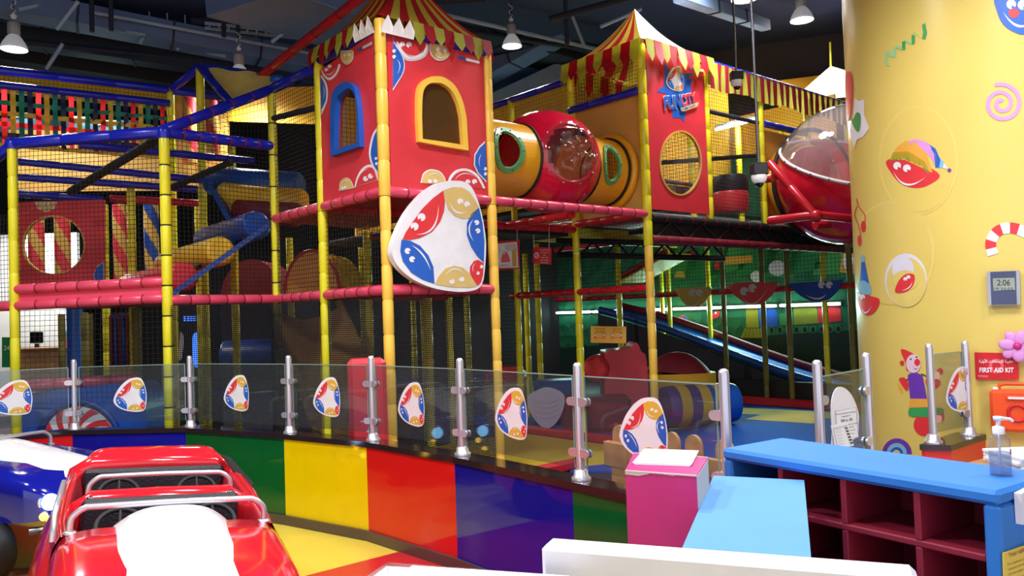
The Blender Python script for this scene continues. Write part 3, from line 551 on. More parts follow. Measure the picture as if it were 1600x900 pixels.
shape(b, 'print_white', c3(smooth_line([(893, 868), (905, 830), (932, 800), (975, 790), (1015, 802), (1048, 832), (1074, 884)], 4)), FR, 2); shape(b, 'vinyl_red', c3(smooth_line([(903, 870), (916, 836), (940, 811), (975, 801), (1010, 813), (1038, 838), (1062, 882)], 4)), FR, 3); shape(b, 'print_white', crescent((400+926/3, 848/3), (400+970/3, 812/3), (400+1030/3, 832/3), 1.3), FR, 4)
for (x, y) in ((990, 854), (1021, 852)): shape(b, 'print_white', eye(400+x/3, y/3, 4, 60), FR, 4)
face(b, FR, 'print_blue', [(min(x, S_) if False else x, y) for x, y in [(757.5, 223), (749, 231), (742, 243), (741.5, 258), (747, 270), (759.8, 283), (759, 250)]], [(757, 264, 2.6, 200), (757, 272, 2.6, 200)], ((751.5, 240), (747, 250), (749, 262), 1), 3, cen=(762, 254))
# maker's tag
shape(b, 'print_blue', [(714, 87), (727, 91), (727, 95), (714, 91)], FR, 4); shape(b, 'print_white', [(727, 91), (748, 96), (748, 100), (727, 95)], FR, 4)
pan = b.build('wall_panel', T1)
b = MB('pole_amber'); fo = [FR(x, y, 0) for x, y in win_o]; b.holed([p-W*.045 for p in fo], [p-W*.045 for p in fw], W*.06); b.build('window_frame', pan)
MB('window_film').prism([p+W*.01 for p in fw], W*.004).build('window_pane', pan)
# printed side panel with blue framed arch
FL = plane_fn(S(-.02, 0, 0), -U)
b = MB('vinyl_red'); out = [S(-.02, .055, 2.70), S(-.02, 1.035, 2.70), S(-.02, 1.035, 3.95), S(-.02, .055, 4.03)]
win_o = px([(371, 736)]+smooth_line([(370, 610), (372, 480), (385, 430), (410, 402), (440, 388), (468, 396), (488, 436), (500, 520), (506, 610)], 4)+[(508, 690), (440, 712)]); win_i = px([(388, 707)]+smooth_line([(390, 600), (397, 490), (410, 452), (438, 426), (463, 420), (484, 450), (493, 520), (495, 600)], 4)+[(495, 674), (440, 690)])
fw2 = [FL(x, y, 0) for x, y in win_i]; b.holed(out, fw2, U*.025)
face(b, FL, 'print_beige', c3(ell(431, 256, 29, 46, -20, 200, 18)), [(400+424/3, 262/3, 2.6, 60), (400+444/3, 258/3, 2.6, 60)], ((400+412/3, 280/3), (400+434/3, 294/3), (400+452/3, 268/3), 1.2), 5)
shape(b, 'print_white', c3(smooth_line([(306, 330), (320, 360), (345, 376), (375, 356), (394, 316), (390, 300), (340, 312)], 4)), FL, 1); shape(b, 'vinyl_red', c3(smooth_line([(308, 322), (323, 349), (345, 364), (372, 344), (387, 308), (380, 300), (340, 306)], 4)), FL, 2)
for (x, y) in ((333, 328), (349, 312)): shape(b, 'print_white', eye(400+x/3, y/3, 3, 60), FL, 3)
shape(b, 'print_white', crescent((400+326/3, 344/3), (400+352/3, 350/3), (400+380/3, 318/3), 1.4), FL, 3)
shape(b, 'print_white', c3(smooth_line([(306, 350), (328, 380), (339, 420), (337, 470), (322, 512), (309, 540)], 4)), FL, 2); shape(b, 'print_blue', c3(smooth_line([(306, 362), (322, 388), (331, 424), (330, 468), (317, 500), (308, 516)], 4)), FL, 3)
shape(b, 'print_white', crescent((400+318/3, 400/3), (400+326/3, 430/3), (400+318/3, 470/3), 1), FL, 4)
face(b, FL, 'print_beige', c3(smooth_line([(394, 893), (398, 856), (414, 838), (432, 836), (448, 850), (459, 880)], 4)), [(400+412/3, 882/3, 2.4, -60), (400+424/3, 878/3, 2.4, -60)], ((400+404/3, 866/3), (400+424/3, 845/3), (400+446/3, 858/3), 1), 3)
shape(b, 'print_white', c3(smooth_line([(462, 880), (474, 830), (498, 790), (530, 772), (558, 784), (577, 842)], 4)), FL, 1); shape(b, 'vinyl_red', c3(smooth_line([(470, 876), (482, 834), (503, 800), (530, 784), (553, 794), (570, 842)], 4)), FL, 2); shape(b, 'print_white', crescent((400+482/3, 842/3), (400+498/3, 806/3), (400+534/3, 790/3), 1.2), FL, 3)
for (x, y) in ((517, 838), (540, 826)): shape(b, 'print_white', eye(400+x/3, y/3, 4, -40), FL, 3)
shape(b, 'print_white', c3(smooth_line([(575, 590), (548, 632), (532, 704), (536, 750), (552, 790), (578, 826)], 4)), FL, 2); shape(b, 'print_blue', c3(smooth_line([(575, 606), (556, 640), (542, 706), (545, 746), (558, 780), (578, 810)], 4)), FL, 3)
for (x, y) in ((568, 744), (570, 768)): shape(b, 'print_white', eye(400+x/3, y/3, 2.4, 40), FL, 4)
shape(b, 'print_blue', [(560, 76), (568, 73), (568, 77), (560, 80)], FL, 4); shape(b, 'print_white', [(568, 73), (583, 65), (583, 70), (568, 77)], FL, 4)
pan = b.build('wall_panel', T1)
b = MB('vinyl_blue'); b.holed([FL(x, y, 0)-U*.05 for x, y in win_o], [p-U*.05 for p in fw2], U*.065); b.build('window_frame', pan)
MB('window_film').prism([p+U*.01 for p in fw2], U*.004).build('window_pane', pan)
# inner tan walls seen through the windows, with the tunnel mouth
TC = S(q1, .55, 3.21)
circ = lambda s, r, n=28, t=.55, z=3.21: [S(s, t+r*cos(2*pi*i/n), z+r*sin(2*pi*i/n)) for i in range(n)]
b = MB('vinyl_tan'); b.holed([S(q1-.03, .06, 2.7), S(q1-.03, 1.03, 2.7), S(q1-.03, 1.03, 4.0), S(q1-.03, .06, 4.0)], circ(q1-.03, .36), U*.03); b.build('wall_panel', T1)
b = MB(); b.net(S(.05, q2, 2.72), S(1.12, q2, 2.72), S(1.12, q2, 4.0), S(.05, q2, 4.0)); b.build('net', T1)
flipA = lambda k, i: (k == 0 and i < 3) or (k == 3 and i > 7)
stripe_canopy(T1, -.04, -.04, q1-.01, q2+.03, 4.15, S(.585, .545, 5.0), .30, 11, flipA, drop=.19)
T1B = MB(); T1B.net(S(0, .05, 1.9), S(0, 1.05, 1.9), S(0, 1.05, 2.6), S(0, .05, 2.6)); T1B.build('net', T1)
b = MB(); b.net(S(.05, q2, 1.9), S(1.12, q2, 1.9), S(1.12, q2, 2.6), S(.05, q2, 2.6)); b.build('net', T1)
b = MB(); b.net(S(0, .05, .05), S(0, 1.05, .05), S(0, 1.05, 1.78), S(0, .05, 1.78), .019, .0030, 'net_fine'); b.build('net', T1)
b = MB(); b.net(S(.05, 0, .05), S(1.12, 0, .05), S(1.12, 0, 1.78), S(.05, 0, 1.78), .019, .0030, 'net_fine'); b.build('net', T1)
# ---------------------------------------------------------------- big emblem sign hung on the tower
b = MB('print_white'); fo = [on(600+x/4.5, 270+y/4.5, SG_O, SG_N) for x, y in smooth_loop(EMB_C, 3)]; b.prism(fo, W*.07, True)
emblem(b, lambda x, y, l=1: on(600+x/4.5, 270+y/4.5, SG_O, SG_N)+SG_N*(.0025*l), rim=False)
tag(b.build('emblem_sign'), 'large rounded white sign of six smiling petals on the tower front', 'sign')
# ---------------------------------------------------------------- crawl tunnel between the towers
TT, TZ = .55, 3.21
def TU(s, a, r): return S(s, TT-r*cos(a), TZ+r*sin(a))          # a = 0 faces the hall
TN = thing('crawl_tunnel', 'orange crawl tunnel with a red bubble ball joining the two towers', 'tunnel', S(2.4, TT, 2.66))
def holedtube(b, s0, s1, r, hole, ns=26, na=60):
    sc, hs, ha, ac = hole
    for i in range(ns):
        for j in range(na):
            sm, am = s0+(s1-s0)*(i+.5)/ns, -pi+2*pi*(j+.5)/na
            if hs and ((sm-sc)/hs)**2+((am-ac)/ha)**2 < .92: continue
            u0, u1, a0, a1 = s0+(s1-s0)*i/ns, s0+(s1-s0)*(i+1)/ns, -pi+2*pi*j/na, -pi+2*pi*(j+1)/na
            b.add([TU(u0, a0, r), TU(u1, a0, r), TU(u1, a1, r), TU(u0, a1, r)], [[0, 1, 2, 3]], True)
def oval(sc, hs, ha, ac, r, k=1., n=32): return [TU(sc+hs*k*cos(2*pi*i/n)*(1 if abs(cos(2*pi*i/n)) < .7 else .97), ac+ha*k*sin(2*pi*i/n), r) for i in range(n)]
def tubewin(par, sc, hs, ha, ac, r):
    n = 32; b = MB('plastic_green'); o1, o2, o3, o4 = oval(sc, hs, ha, ac, r+.004, 1.25), oval(sc, hs, ha, ac, r+.022, 1.22), oval(sc, hs, ha, ac, r+.022, .95), oval(sc, hs, ha, ac, r-.01, .93)
    for A, B in ((o1, o2), (o2, o3), (o3, o4)): b.add(A+B, [[i, (i+1) % n, n+(i+1) % n, n+i] for i in range(n)])
    f = b.build('window_frame', par)
    for p in oval(sc, hs, ha, ac, r+.022, 1.08, 10): MB('steel_dark').ball(p, .009, 6).build('bolt', f)
s_r = (on(957, 250, S(0, .16), W)-A0).dot(U); s_l = 1.56
for nm, s0, s1, hole in (('tube', q1, 2.02, (s_l, .17, .5, .03)), ('tube', 2.86, 3.44, (s_r, .12, .5, .03))):
    b = MB('plastic_orange'); holedtube(b, s0, s1, .385, hole); o = b.build(nm, TN); tubewin(o, *hole, .385)
b = MB('black_rubber')
for s0 in (2.0, 2.88, 3.37): b.ring([TU(s0, 2*pi*i/36, .392) for i in range(36)], .016, 6, True)
b.build('gasket', TN)
b = MB('plastic_orange'); b.ring([TU(3.43, 2*pi*i/36, .42) for i in range(36)], .045, 8, True); b.build('collar', TN)
# the ball with its clear bubble window
BC, BR = S(2.45, TT, TZ+.03), .56
wd = (at(894, 238, 8.3)-BC); wd.normalize()
b = MB('plastic_red'); fx, fy = frame(U)
for i in range(30):
    for j in range(48):
        def P(i, j):
            t = .60+(pi-1.2)*i/30; x = cos(t); r = sin(t)**.8; a = 2*pi*j/48; return BC+U*(x*BR*1.02)+(fx*cos(a)+fy*sin(a))*(r*BR)
        c = (P(i, j)+P(i+1, j+1))/2-BC
        if c.normalized().dot(wd) > cos(radians(31)): continue
        b.add([P(i, j), P(i+1, j), P(i+1, j+1), P(i, j+1)], [[0, 1, 2, 3]], True)
ball = b.build('ball_shell', TN)
wx, wy = frame(wd)
def dome(u, v):
    a = 2*pi*u; t = radians(35)*v; bump = .06*abs(sin(5*a*.5))*sin(pi*v)+.04*abs(sin(2.5*pi*v)); return BC+(wd*cos(t)+(wx*cos(a)+wy*sin(a))*sin(t))*(BR*(1.0+.06*cos(t*2.2))+bump)
b = MB('dome_clear'); b.surf(dome, 40, 14, cu=True); dm = b.build('bubble_window', TN)
b = MB('plastic_red'); b.ring([BC+(wd*cos(radians(33))+(wx*cos(2*pi*i/40)+wy*sin(2*pi*i/40))*sin(radians(33)))*(BR*1.01) for i in range(40)], .018, 6, True); b.build('window_rim', ball)
for i in range(10): a = 2*pi*i/10; MB('steel').ball(BC+(wd*cos(radians(35))+(wx*cos(a)+wy*sin(a))*sin(radians(35)))*(BR*1.035), .011, 6).build('bolt', dm)
# ---------------------------------------------------------------- far tower
T2 = thing('play_tower', 'far red fabric tower with a round opening under a striped tent roof', 'play tower', S(4.06, .56, 0))
d0, d1, e1 = 3.454, 4.66, 1.127
for (s, t, z0, c) in ((d0, 0, 0, 'pole_amber'), (d0, e1, 0, 'pole_lemon'), (d1, 0, 2.66, 'pole_lemon'), (d1, e1, 2.66, 'pole_lemon')):
    b = MB()
    if z0 == 0: b.foam(S(s, t, 0), S(s, t, 2.3), .047, c); z0 = 2.3
    b.foam(S(s, t, z0), S(s, t, 4.6), .052 if z0 == 2.3 and t == 0 else .047, c if z0 < 2.5 and t else 'pole_lemon'); b.build('post', T2)
for z, c in ((2.665, 'rail_red'), (1.83, 'rail_red')):
    b = MB(); b.foam(S(d0, .04, z), S(d0, e1, z), .045, c, 'tie_red', .22); b.build('rail', T2)
b = MB(); b.foam(S(d0-.04, .02, 4.07), S(d0-.04, e1, 4.07), .045, 'beam_blue', None, .4); b.build('rail', T2)
b = MB('vinyl_tan'); b.holed([S(d0+.02, .05, 2.7), S(d0+.02, 1.08, 2.7), S(d0+.02, 1.08, 4.05), S(d0+.02, .05, 4.05)], circ(d0+.02, .37), U*.03); b.build('wall_panel', T2)
b = MB(); b.net(S(d0, .05, 4.1), S(d0, 1.08, 4.1), S(d0, 1.08, 4.55), S(d0, .05, 4.55)); b.build('net', T2)
for p0, p1 in (((d1, .05), (d1, 1.08)), ((d0+.05, e1), (d1-.05, e1))): b = MB(); b.net(S(*p0, 2.72), S(*p1, 2.72), S(*p1, 4.55), S(*p0, 4.55), .05); b.build('net', T2)
b = MB('deck_red'); b.box(S(4.06, .56, 2.67), (1.15, 1.06, .05), (U, W, Z), .01); b.build('deck', T2)
F2 = plane_fn(S(0, -.03, 0), -W)
b = MB('vinyl_red'); oh = [F2(x, y, 0) for x, y in ell(1063, 255, 32, 50, n=36)]
b.holed([S(3.505, -.03, 2.72), S(4.61, -.03, 2.72), S(4.61, -.03, 4.56), S(3.505, -.03, 4.56)], oh, W*.025)
P3 = lambda pts: [(800+x/3, y/3) for x, y in pts]
shape(b, 'print_blue', P3([(712, 292), (742, 332), (790, 318), (800, 345), (858, 343), (815, 375), (848, 366), (838, 400), (838, 440), (850, 480), (815, 500), (808, 572), (790, 552), (752, 552), (752, 505), (716, 470), (722, 440), (677, 430), (712, 402), (715, 350)]), F2, 1)
fe = lambda x, y, l=1: F2(1040.0+(x-57)/661*27.5, 103.0+(y-55)/782*40, l+2)
emblem(b, fe)
def logo(b, t, x0, y0, x1, h, m, ang):
    for mm, off, l in (('print_white', .06, 6), (m, .028, 8)): write(b, t, mm, lambda x, y, q, l=l: F2(1036+x, 170-y, l), x0, y0, x1, h, 1, off, ang)
logo(b, 'FUN', 1.5, -.5, 27.5, 19, 'print_blue', radians(5)); logo(b, 'CITY', 28.5, 4.0, 51, 17, 'print_red', radians(9))
shape(b, 'print_beige', P3([(783, 508), (868, 480), (864, 498), (856, 504), (800, 524), (786, 522)]), F2, 9); write(b, 'COME PLAY!', 'print_blue', lambda x, y, l: F2(1063+x, 173-y, 11), 0, 0, 22, 3.6, 1, .02, radians(17))
shape(b, 'print_blue', P3([(828, 314), (858, 320), (858, 330), (828, 324)]), F2, 2); shape(b, 'print_white', P3([(856, 318), (896, 326), (896, 340), (856, 330)]), F2, 2)
pan = b.build('wall_panel', T2)
b = MB('vinyl_tan'); b.holed([F2(x, y, 4) for x, y in ell(1063, 255, 33, 51, n=36)], [F2(x, y, 4) for x, y in ell(1063, 255, 31, 48.5, n=36)], W*.03); b.build('window_rim', pan)
MB('dome_clear').prism([F2(x, y, -3) for x, y in ell(1063, 255, 31.5, 49.5, n=36)], W*.004).build('window_pane', pan)
stripe_canopy(T2, d0-.05, -.07, d1+.05, e1+.05, 4.64, S(4.06, .56, 5.32), .34, 9, None, {0: 'canopy_white'}, drop=.27, phase=1)  # front roof face coloured white instead of striped, for the lamp glare
# ---------------------------------------------------------------- open middle bay under the tunnel
MF = thing('climbing_frame', 'open middle bay of pink foam rails and yellow poles below the orange tunnel', 'climbing frame', S(2.3, 1.6, 0))
def rail(root, a, c, col='rail_pink', tie='tie_red', r=.045, seg=.22, name='rail'):
    b = MB(); d = (V(c)-V(a)).normalized()*.02; b.foam(V(a)+d, V(c)-d, r, col, tie, seg); return b.build(name, root)
def post(root, p, z0, z1, c='pole_lemon', r=.044, tie=None, seg=.3): b = MB(); b.foam((p.x, p.y, z0), (p.x, p.y, z1), r, c, tie, seg); return b.build('post', root)
rail(MF, S(q1, 0, 2.665), S(d0, 0, 2.665), 'rail_pink')
for (a, c, z, k) in (((2.31, .03), (2.31, 2.25), 2.6, 'rail_red'), ((2.31, e1), (d0, e1), 2.6, 'rail_red'), ((q1, e1), (2.31, e1), 2.6, 'rail_red'), ((d0, e1), (d0, 2.4), 2.665, 'rail_red'), ((d0, e1), (d0, 2.4), 1.83, 'rail_red'), ((q1, 2.25), (d0, 2.25), 2.55, 'rail_red'), ((2.31, 3.35), (d0, 3.35), 1.9, 'rail_red'), ((q1, 2.25), (2.31, 2.25), 1.83, 'rail_red')): rail(MF, S(*a, z), S(*c, z), k)
for (s, t, z1) in ((d0, 2.25, 4.46), (2.27, 2.74, 2.6), (2.31, 2.25, 2.6), (q1, 2.25, 2.6), (d0, 3.35, 2.6), (2.9, 3.9, 2.6), (1.9, 3.6, 2.6)): post(MF, S(s, t), 0, z1)
for (x, Y, z1) in ((577, 9.4, 2.6), (668, 9.5, 2.6), (841, 11.6, 2.6), (823, 12.2, 2.5), (968, 12.6, 2.6)): post(MF, at(x, 480, Y), 0, z1)
b = MB('deck_black'); b.box(S(2.31, 2.3, 2.55), (2.2, 2.2, .05), (U, W, Z), .01); b.build('deck', MF)
for (p0, p1, z0, z1) in (((d0, e1), (d0, 2.25), 1.88, 2.6), ((d0, .06), (d0, e1), 1.88, 2.6), ((q1, 2.25), (d0, 2.25), .05, 1.8), ((2.31, 2.25), (d0, 2.25), 1.88, 2.5), ((q1, 3.35), (d0, 3.35), .05, 2.5)):
    b = MB(); b.net(S(*p0, z0), S(*p1, z0), S(*p1, z1), S(*p0, z1), .05); b.build('net', MF)
for (p0, p1, z0, z1) in (((d0, e1), (d0, 2.25), 3.0, 4.4),):
    b = MB(); b.net(S(*p0, z0), S(*p1, z0), S(*p1, z1), S(*p0, z1), .05); b.build('net', MF)
rail(MF, S(d0, e1, 4.46), S(d0, 3.4, 4.46), 'beam_blue', None, .042, .5)
for z in (3.75, 3.1): MB('beam_black').tube(S(d0, e1, z), S(d0, 3.4, z), .03).build('rail', MF)
post(MF, S(d0, 3.35), 0, 4.46)
b = MB(); b.net(S(d0, 2.25, 3.0), S(d0, 3.35, 3.0), S(d0, 3.35, 4.4), S(d0, 2.25, 4.4), .05); b.build('net', MF)
b = MB('vinyl_yellow'); b.box(S(4.3, 2.9, 3.85), (.04, 3.4, 2.0), (U, W, Z)); b.build('wall_panel', MF)
b = MB('vinyl_yellow'); b.box(S(3.4, 4.6, 3.5), (2.0, .04, 1.5), (U, W, Z)); b.build('wall_panel', MF)
for i, (x, y, Y) in enumerate(((770, 470, 13.2), (790, 480, 13.2))): pass
# kerbs and play floor
b = MB('kerb_red'); b.box(S(d0-.02, 1.3, .06), (.09, 2.3, .12), (U, W, Z), .03); tag(b.build('kerb'), 'red padded kerb along the floor left of the red roller', 'kerb', 'red padded kerbs')
b = MB('kerb_red'); b.box(S(1.1, -.02, .06), (2.2, .09, .12), (U, W, Z), .03); tag(b.build('kerb'), 'dark red padded kerb at the foot of the near tower', 'kerb', 'red padded kerbs')
b = MB('kerb_red'); b.box(S(7.62, 1.2, .07), (.1, 5.6, .14), (U, W, Z), .03); tag(b.build('kerb'), 'long red padded kerb in front of the blue slide', 'kerb', 'red padded kerbs')
b = MB('mat_blue'); pts = [S(2.0, -.08, .022), S(3.0, -1.4, .022), S(7.57, -2.2, .022), S(7.57, 4.0, .022), S(d0+.04, 4.0, .022), S(d0+.04, .6, .022)]; b.prism(pts, (0, 0, -.02))
b.use('mat_yellow'); b.poly([atz(x, y, .025) for x, y in ((1045, 655), (1140, 651), (1115, 663), (1045, 672))]); b.poly([atz(x, y, .025) for x, y in ((1163, 655), (1272, 662), (1278, 652), (1340, 659), (1340, 646), (1163, 637), (1100, 633), (1120, 645), (1190, 648))])
tag(b.build('play_mat'), 'wide blue play mat with yellow corners right of the glass barrier', 'mat')
b = MB('mat_yellow'); b.prism([S(.05, .03, .024), S(2.05, .03, .024), S(2.7, -.2, .024), S(3.36, .35, .024), S(3.36, 2.2, .024), S(.05, 2.2, .024)], (0, 0, -.02)); b.use('vinyl_tan'); b.poly([S(s, t, .026) for s, t in ((.1, .9), (2.0, .9), (2.0, 2.1), (.1, 2.1))]); tag(b.build('play_mat'), 'yellow play mat on the floor between the tower foot and the blue mat', 'mat')
# ---------------------------------------------------------------- right upper bay with truss and striped drape
RB = thing('climbing_frame', 'upper right netted bay with a striped drape carried on a dark truss', 'climbing frame', S(6.4, 0, 2.4))
b = MB('tie_red'); b.use('deck_red')
for z in (2.63, 2.38): b.foam(S(d0+.06, 0, z), S(8.4, 0, z), .05, 'deck_black' if z > 2.5 else 'curtain_red', 'tie_red', .25)
b.use('deck_black')
for i in range(16): s0, s1 = 3.6+i*.3, 3.6+(i+1)*.3; a = (2.6, 2.41) if i % 2 else (2.41, 2.6); b.tube(S(s0, 0, a[0]), S(s1, 0, a[1]), .014, 6)
b.build('truss', RB)
b = MB('wall_black'); b.box(S(5.9, .06, 2.5), (4.8, .02, .24), (U, W, Z)); b.use('deck_black'); b.box(S(6.5, .7, 2.62), (3.7, 1.2, .05), (U, W, Z)); b.build('deck', RB)
for s in (5.9, 7.12, 8.34):
    post(RB, S(s, 0), 2.66, 4.5, 'pole_lemon'); post(RB, S(s, e1), 2.66, 4.5, 'pole_lemon')
for s0, s1 in ((d1, 5.9), (5.9, 7.12), (7.12, 8.34)):
    if s0 < 5: b = MB(); b.net(S(s0+.05, 0, 2.7), S(s1-.05, 0, 2.7), S(s1-.05, 0, 4.5), S(s0+.05, 0, 4.5)); b.build('net', RB)
    else: b = MB(); b.net(S(s0+.05, 0, 4.05), S(s1-.05, 0, 4.05), S(s1-.05, 0, 4.5), S(s0+.05, 0, 4.5)); b.build('net', RB)
    b = MB(); b.net(S(s0+.05, e1, 2.7), S(s1-.05, e1, 2.7), S(s1-.05, e1, 4.5), S(s0+.05, e1, 4.5)); b.build('net', RB)
for (a, c, z) in (((d1, .02), (5.9, .02), 4.02), ((d1, e1), (5.9, e1), 3.35)): MB('beam_black').tube(S(*a, z), S(*c, z), .028).build('rail', RB)
MB('deck_black').tube(S(d1, .9, 3.5), S(5.9, .1, 3.6), .03).build('rail', RB)
rail(RB, S(5.95, .0, 4.02), S(7.1, .0, 4.02), 'beam_blue', None, .045, .3)
b = MB('vinyl_yellow'); b.box(S(6.9, 2.1, 4.45), (2.9, .04, 1.8), (U, W, Z)); b.build('wall_panel', RB)
b = MB('vinyl_tan'); b.holed([S(5.95, .06, 2.75), S(7.05, .06, 2.75), S(7.05, .06, 3.96), S(5.95, .06, 3.96)], [S(6.62+.36*cos(2*pi*i/24), .06, 3.2+.38*sin(2*pi*i/24)) for i in range(24)], W*.03); b.build('wall_panel', RB)
rail(RB, S(d1, -.02, 4.62), S(8.4, -.02, 4.62), 'beam_blue', None, .035, .6)
b = MB()
def drape(u, v): s = d1+.04+(8.4-d1)*u; return S(s, -.06-.012*sin(u*61)*v-.006*sin(u*140+3*v), 4.62-(.33+.02*sin(u*23))*v)
b.surf(drape, 46*3, 6, mf=lambda i, j: 'flap_lime' if (i//3) % 2 else 'drape_red'); b.build('striped_drape', RB)
b = MB('vinyl_yellow'); b.box(S(8.42, 1.9, 4.5), (.04, 3.4, .7), (U, W, Z)); b.build('wall_panel', RB)
b = MB('vinyl_yellow'); b.box(S(6.4, 3.3, 3.8), (3.9, .04, 2.2), (U, W, Z)); b.build('wall_panel', RB)
# things inside the bay
for (x, y, Y, r, h, m, lab) in ((1142, 332, 10.7, .24, .27, 'vinyl_red', 'red padded drum on the deck behind the far tower'), (1142, 303, 10.75, .235, .24, 'vinyl_dark', 'dark blue padded drum stacked on the red drum')):
    p = at(x, y, Y); b = MB(m); b.lathe([(r*.96, 0), (r, .03), (r*1.02, h/2), (r, h-.03), (r*.94, h)], p, 28); tag(b.build('padded_drum'), lab, 'drum', 'padded drums')
b = MB('tube_glow'); p, q = at(1118, 203, 12.2), at(1184, 186, 11.8); b.tube(p, q, .02, 8); tl = thing('tube_lamp', 'slanting white tube lamp inside the netted right bay', 'lamp', (p+q)/2); b.build('tube', tl); L = bpy.data.lights.new('tube_light', 'POINT'); L.energy = 60; L.shadow_soft_size = .2; o = bpy.data.objects.new('tube_light', L); COL.objects.link(o); o.location = (p+q)/2-Z*.08; MB('lamp_grey').box((p+q)/2+Z*.05, ((q-p).length, .05, .03), ((q-p).normalized(), (q-p).cross(Z).normalized(), Z)).build('housing', tl)
# red capsule with a clear lid
CP = at(1322, 276, 10.2); CR = .87
CA = thing('capsule_ball', 'big red play ball with a clear dome lid beside the yellow column', 'play ball', CP-Z*CR)
cd = V((.08, -.50, .86)).normalized(); cx, cy = frame(cd); ch = radians(77)
b = MB('plastic_red'); b.surf(lambda u, v: CP+(cd*cos(ch+(pi-ch)*v)+(cx*cos(2*pi*u)+cy*sin(2*pi*u))*sin(ch+(pi-ch)*v))*CR, 56, 26, cu=True); b.build('shell', CA)
b = MB('canopy_clear'); b.surf(lambda u, v: CP+(cd*(cos(ch*v)*1.04)+(cx*cos(2*pi*u)+cy*sin(2*pi*u))*sin(ch*v))*CR*1.01, 56, 14, cu=True); b.build('lid', CA)
b = MB('camera_white'); b.ring([CP+(cd*cos(ch)+(cx*cos(2*pi*i/64)+cy*sin(2*pi*i/64))*sin(ch))*CR*1.015 for i in range(64)], .022, 8, True); rr = b.build('lid_rim', CA)
for i in range(24): a = 2*pi*i/24; MB('steel_dark').ball(CP+(cd*cos(ch)+(cx*cos(a)+cy*sin(a))*sin(ch))*CR*1.045, .012, 6).build('bolt', rr)
TJ = V((S(6.62, .05, 3.2)-CP)); TJ.normalize(); b = MB('plastic_orange'); b.lathe([(.50, CR*.62), (.54, CR*.7), (.60, CR*.8), (.60, CR*.92), (.52, CR*.95)], CP, 40, TJ, caps=False); b.build('collar', CA)
b = MB('black_rubber'); b.ring([CP+TJ*CR*.60+(frame(TJ)[0]*cos(2*pi*i/40)+frame(TJ)[1]*sin(2*pi*i/40))*.72 for i in range(40)], .03, 6, True); b.build('gasket', CA)
CS = thing('support_frame', 'red foam-covered pipe bracket holding up the red play ball', 'bracket', at(1270, 345, 9.3))
for a, c in (((1200, 252, 9.6), (1272, 336, 9.1)), ((1198, 346, 9.5), (1272, 336, 9.1)), ((1272, 336, 9.1), (1335, 342, 9.3)), ((1272, 352, 9.6), (1335, 347, 10.2)), ((1196, 280, 9.9), (1210, 278, 9.5))): rail(CS, at(*a), at(*c), 'rail_red', None, .05, .4, 'pipe')
b = MB('rail_red'); b.ball(at(1275, 338, 9.1), .075, 12); b.build('joint', CS)
# tents and yellow roofs behind
TR = thing('tent_roof', 'yellow fabric tent roof with its lit front coloured white behind the striped drape', 'tent', at(1298, 160, 13.6)); ap = at(1298, 103, 13.6); zb = at(1298, 172, 13.6).z
b = MB(); 
cs = [V((ap.x-.95, ap.y-.6, zb)), V((ap.x+.8, ap.y-1.1, zb)), V((ap.x+1.4, ap.y+.7, zb)), V((ap.x-.5, ap.y+1.1, zb))]
for k, m in enumerate(('canopy_white', 'canopy_yellow', 'vinyl_yellow', 'vinyl_yellow')): b.use(m); b.poly([cs[k], cs[(k+1) % 4], ap])  # lamp light on the front face is put in as white cloth
b.use('vinyl_yellow'); lo = at(1215, 126, 14.6); b.poly([V((lo.x, lo.y, zb-.1)), lo, ap+V((1.8, .9, .25)), V((ap.x+1.8, ap.y+.9, zb-.1))]); b.build('fabric', TR)
MB('pole_lemon').tube(ap-Z*.1, at(1297, 66, 13.6), .018, 8).build('spike', TR)
mat('mural_shade', (10, 44, 34), .6)  # dark green standing for the lack of light low on the mural
# ---------------------------------------------------------------- back right frame, mural wall, slide
SB = 7.75
BF = thing('climbing_frame', 'far right frame of slim yellow poles and netting before the green mural wall', 'climbing frame', S(SB, 1, 0))
PB = lambda x, y, s=SB: on(x, y, S(s, 0), U)
for x, y, s in ((1192, 470, SB), (1232, 480, SB), (1289, 480, 7.9), (1131, 480, SB), (1108, 470, 8.6), (1046, 480, 8.2), (1035, 480, 8.9), (968, 470, SB), (1330, 480, SB)):
    p = PB(x, y, s); post(BF, p, 0, 2.85, 'pole_lemon' if s == SB and x > 1000 and False else 'pole_olive' if s == SB else 'pole_lemon', .042)  # front row of poles has its shade put into the colour
r0, r1 = PB(868, 466), PB(1345, 447); rail(BF, V((r0.x, r0.y, 1.83)), V((r1.x, r1.y, 1.83)), 'rail_red', 'tie_red', .045, .3)
rail(BF, V((r0.x, r0.y, 2.85)), V((r1.x, r1.y, 2.85)), 'rail_red', None, .045, .3)
for i in range(4):
    a, c = r0+(r1-r0)*(i/4), r0+(r1-r0)*((i+1)/4); b = MB(); b.net(V((a.x, a.y, 1.88)), V((c.x, c.y, 1.88)), V((c.x, c.y, 2.8)), V((a.x, a.y, 2.8)), .06, .0028); b.build('net', BF)
b = MB('deck_black'); a, c = at(870, 398, 12.4), at(1132, 404, 12.6)
for dz in (0, .22): b.tube(a+Z*dz, c+Z*dz, .045, 8)
for i in range(14): p, q = a+(c-a)*(i/14), a+(c-a)*((i+1)/14); b.tube(p+Z*(.22*(i % 2)), q+Z*(.22*((i+1) % 2)), .022, 6)
b.build('truss', BF)
MB('deck_black').box(S(6.4, 2.9, 2.98), (5.6, 3.3, .06), (U, W, Z)).build('deck', BF)  # deck added to block high lamp light and darken the area below
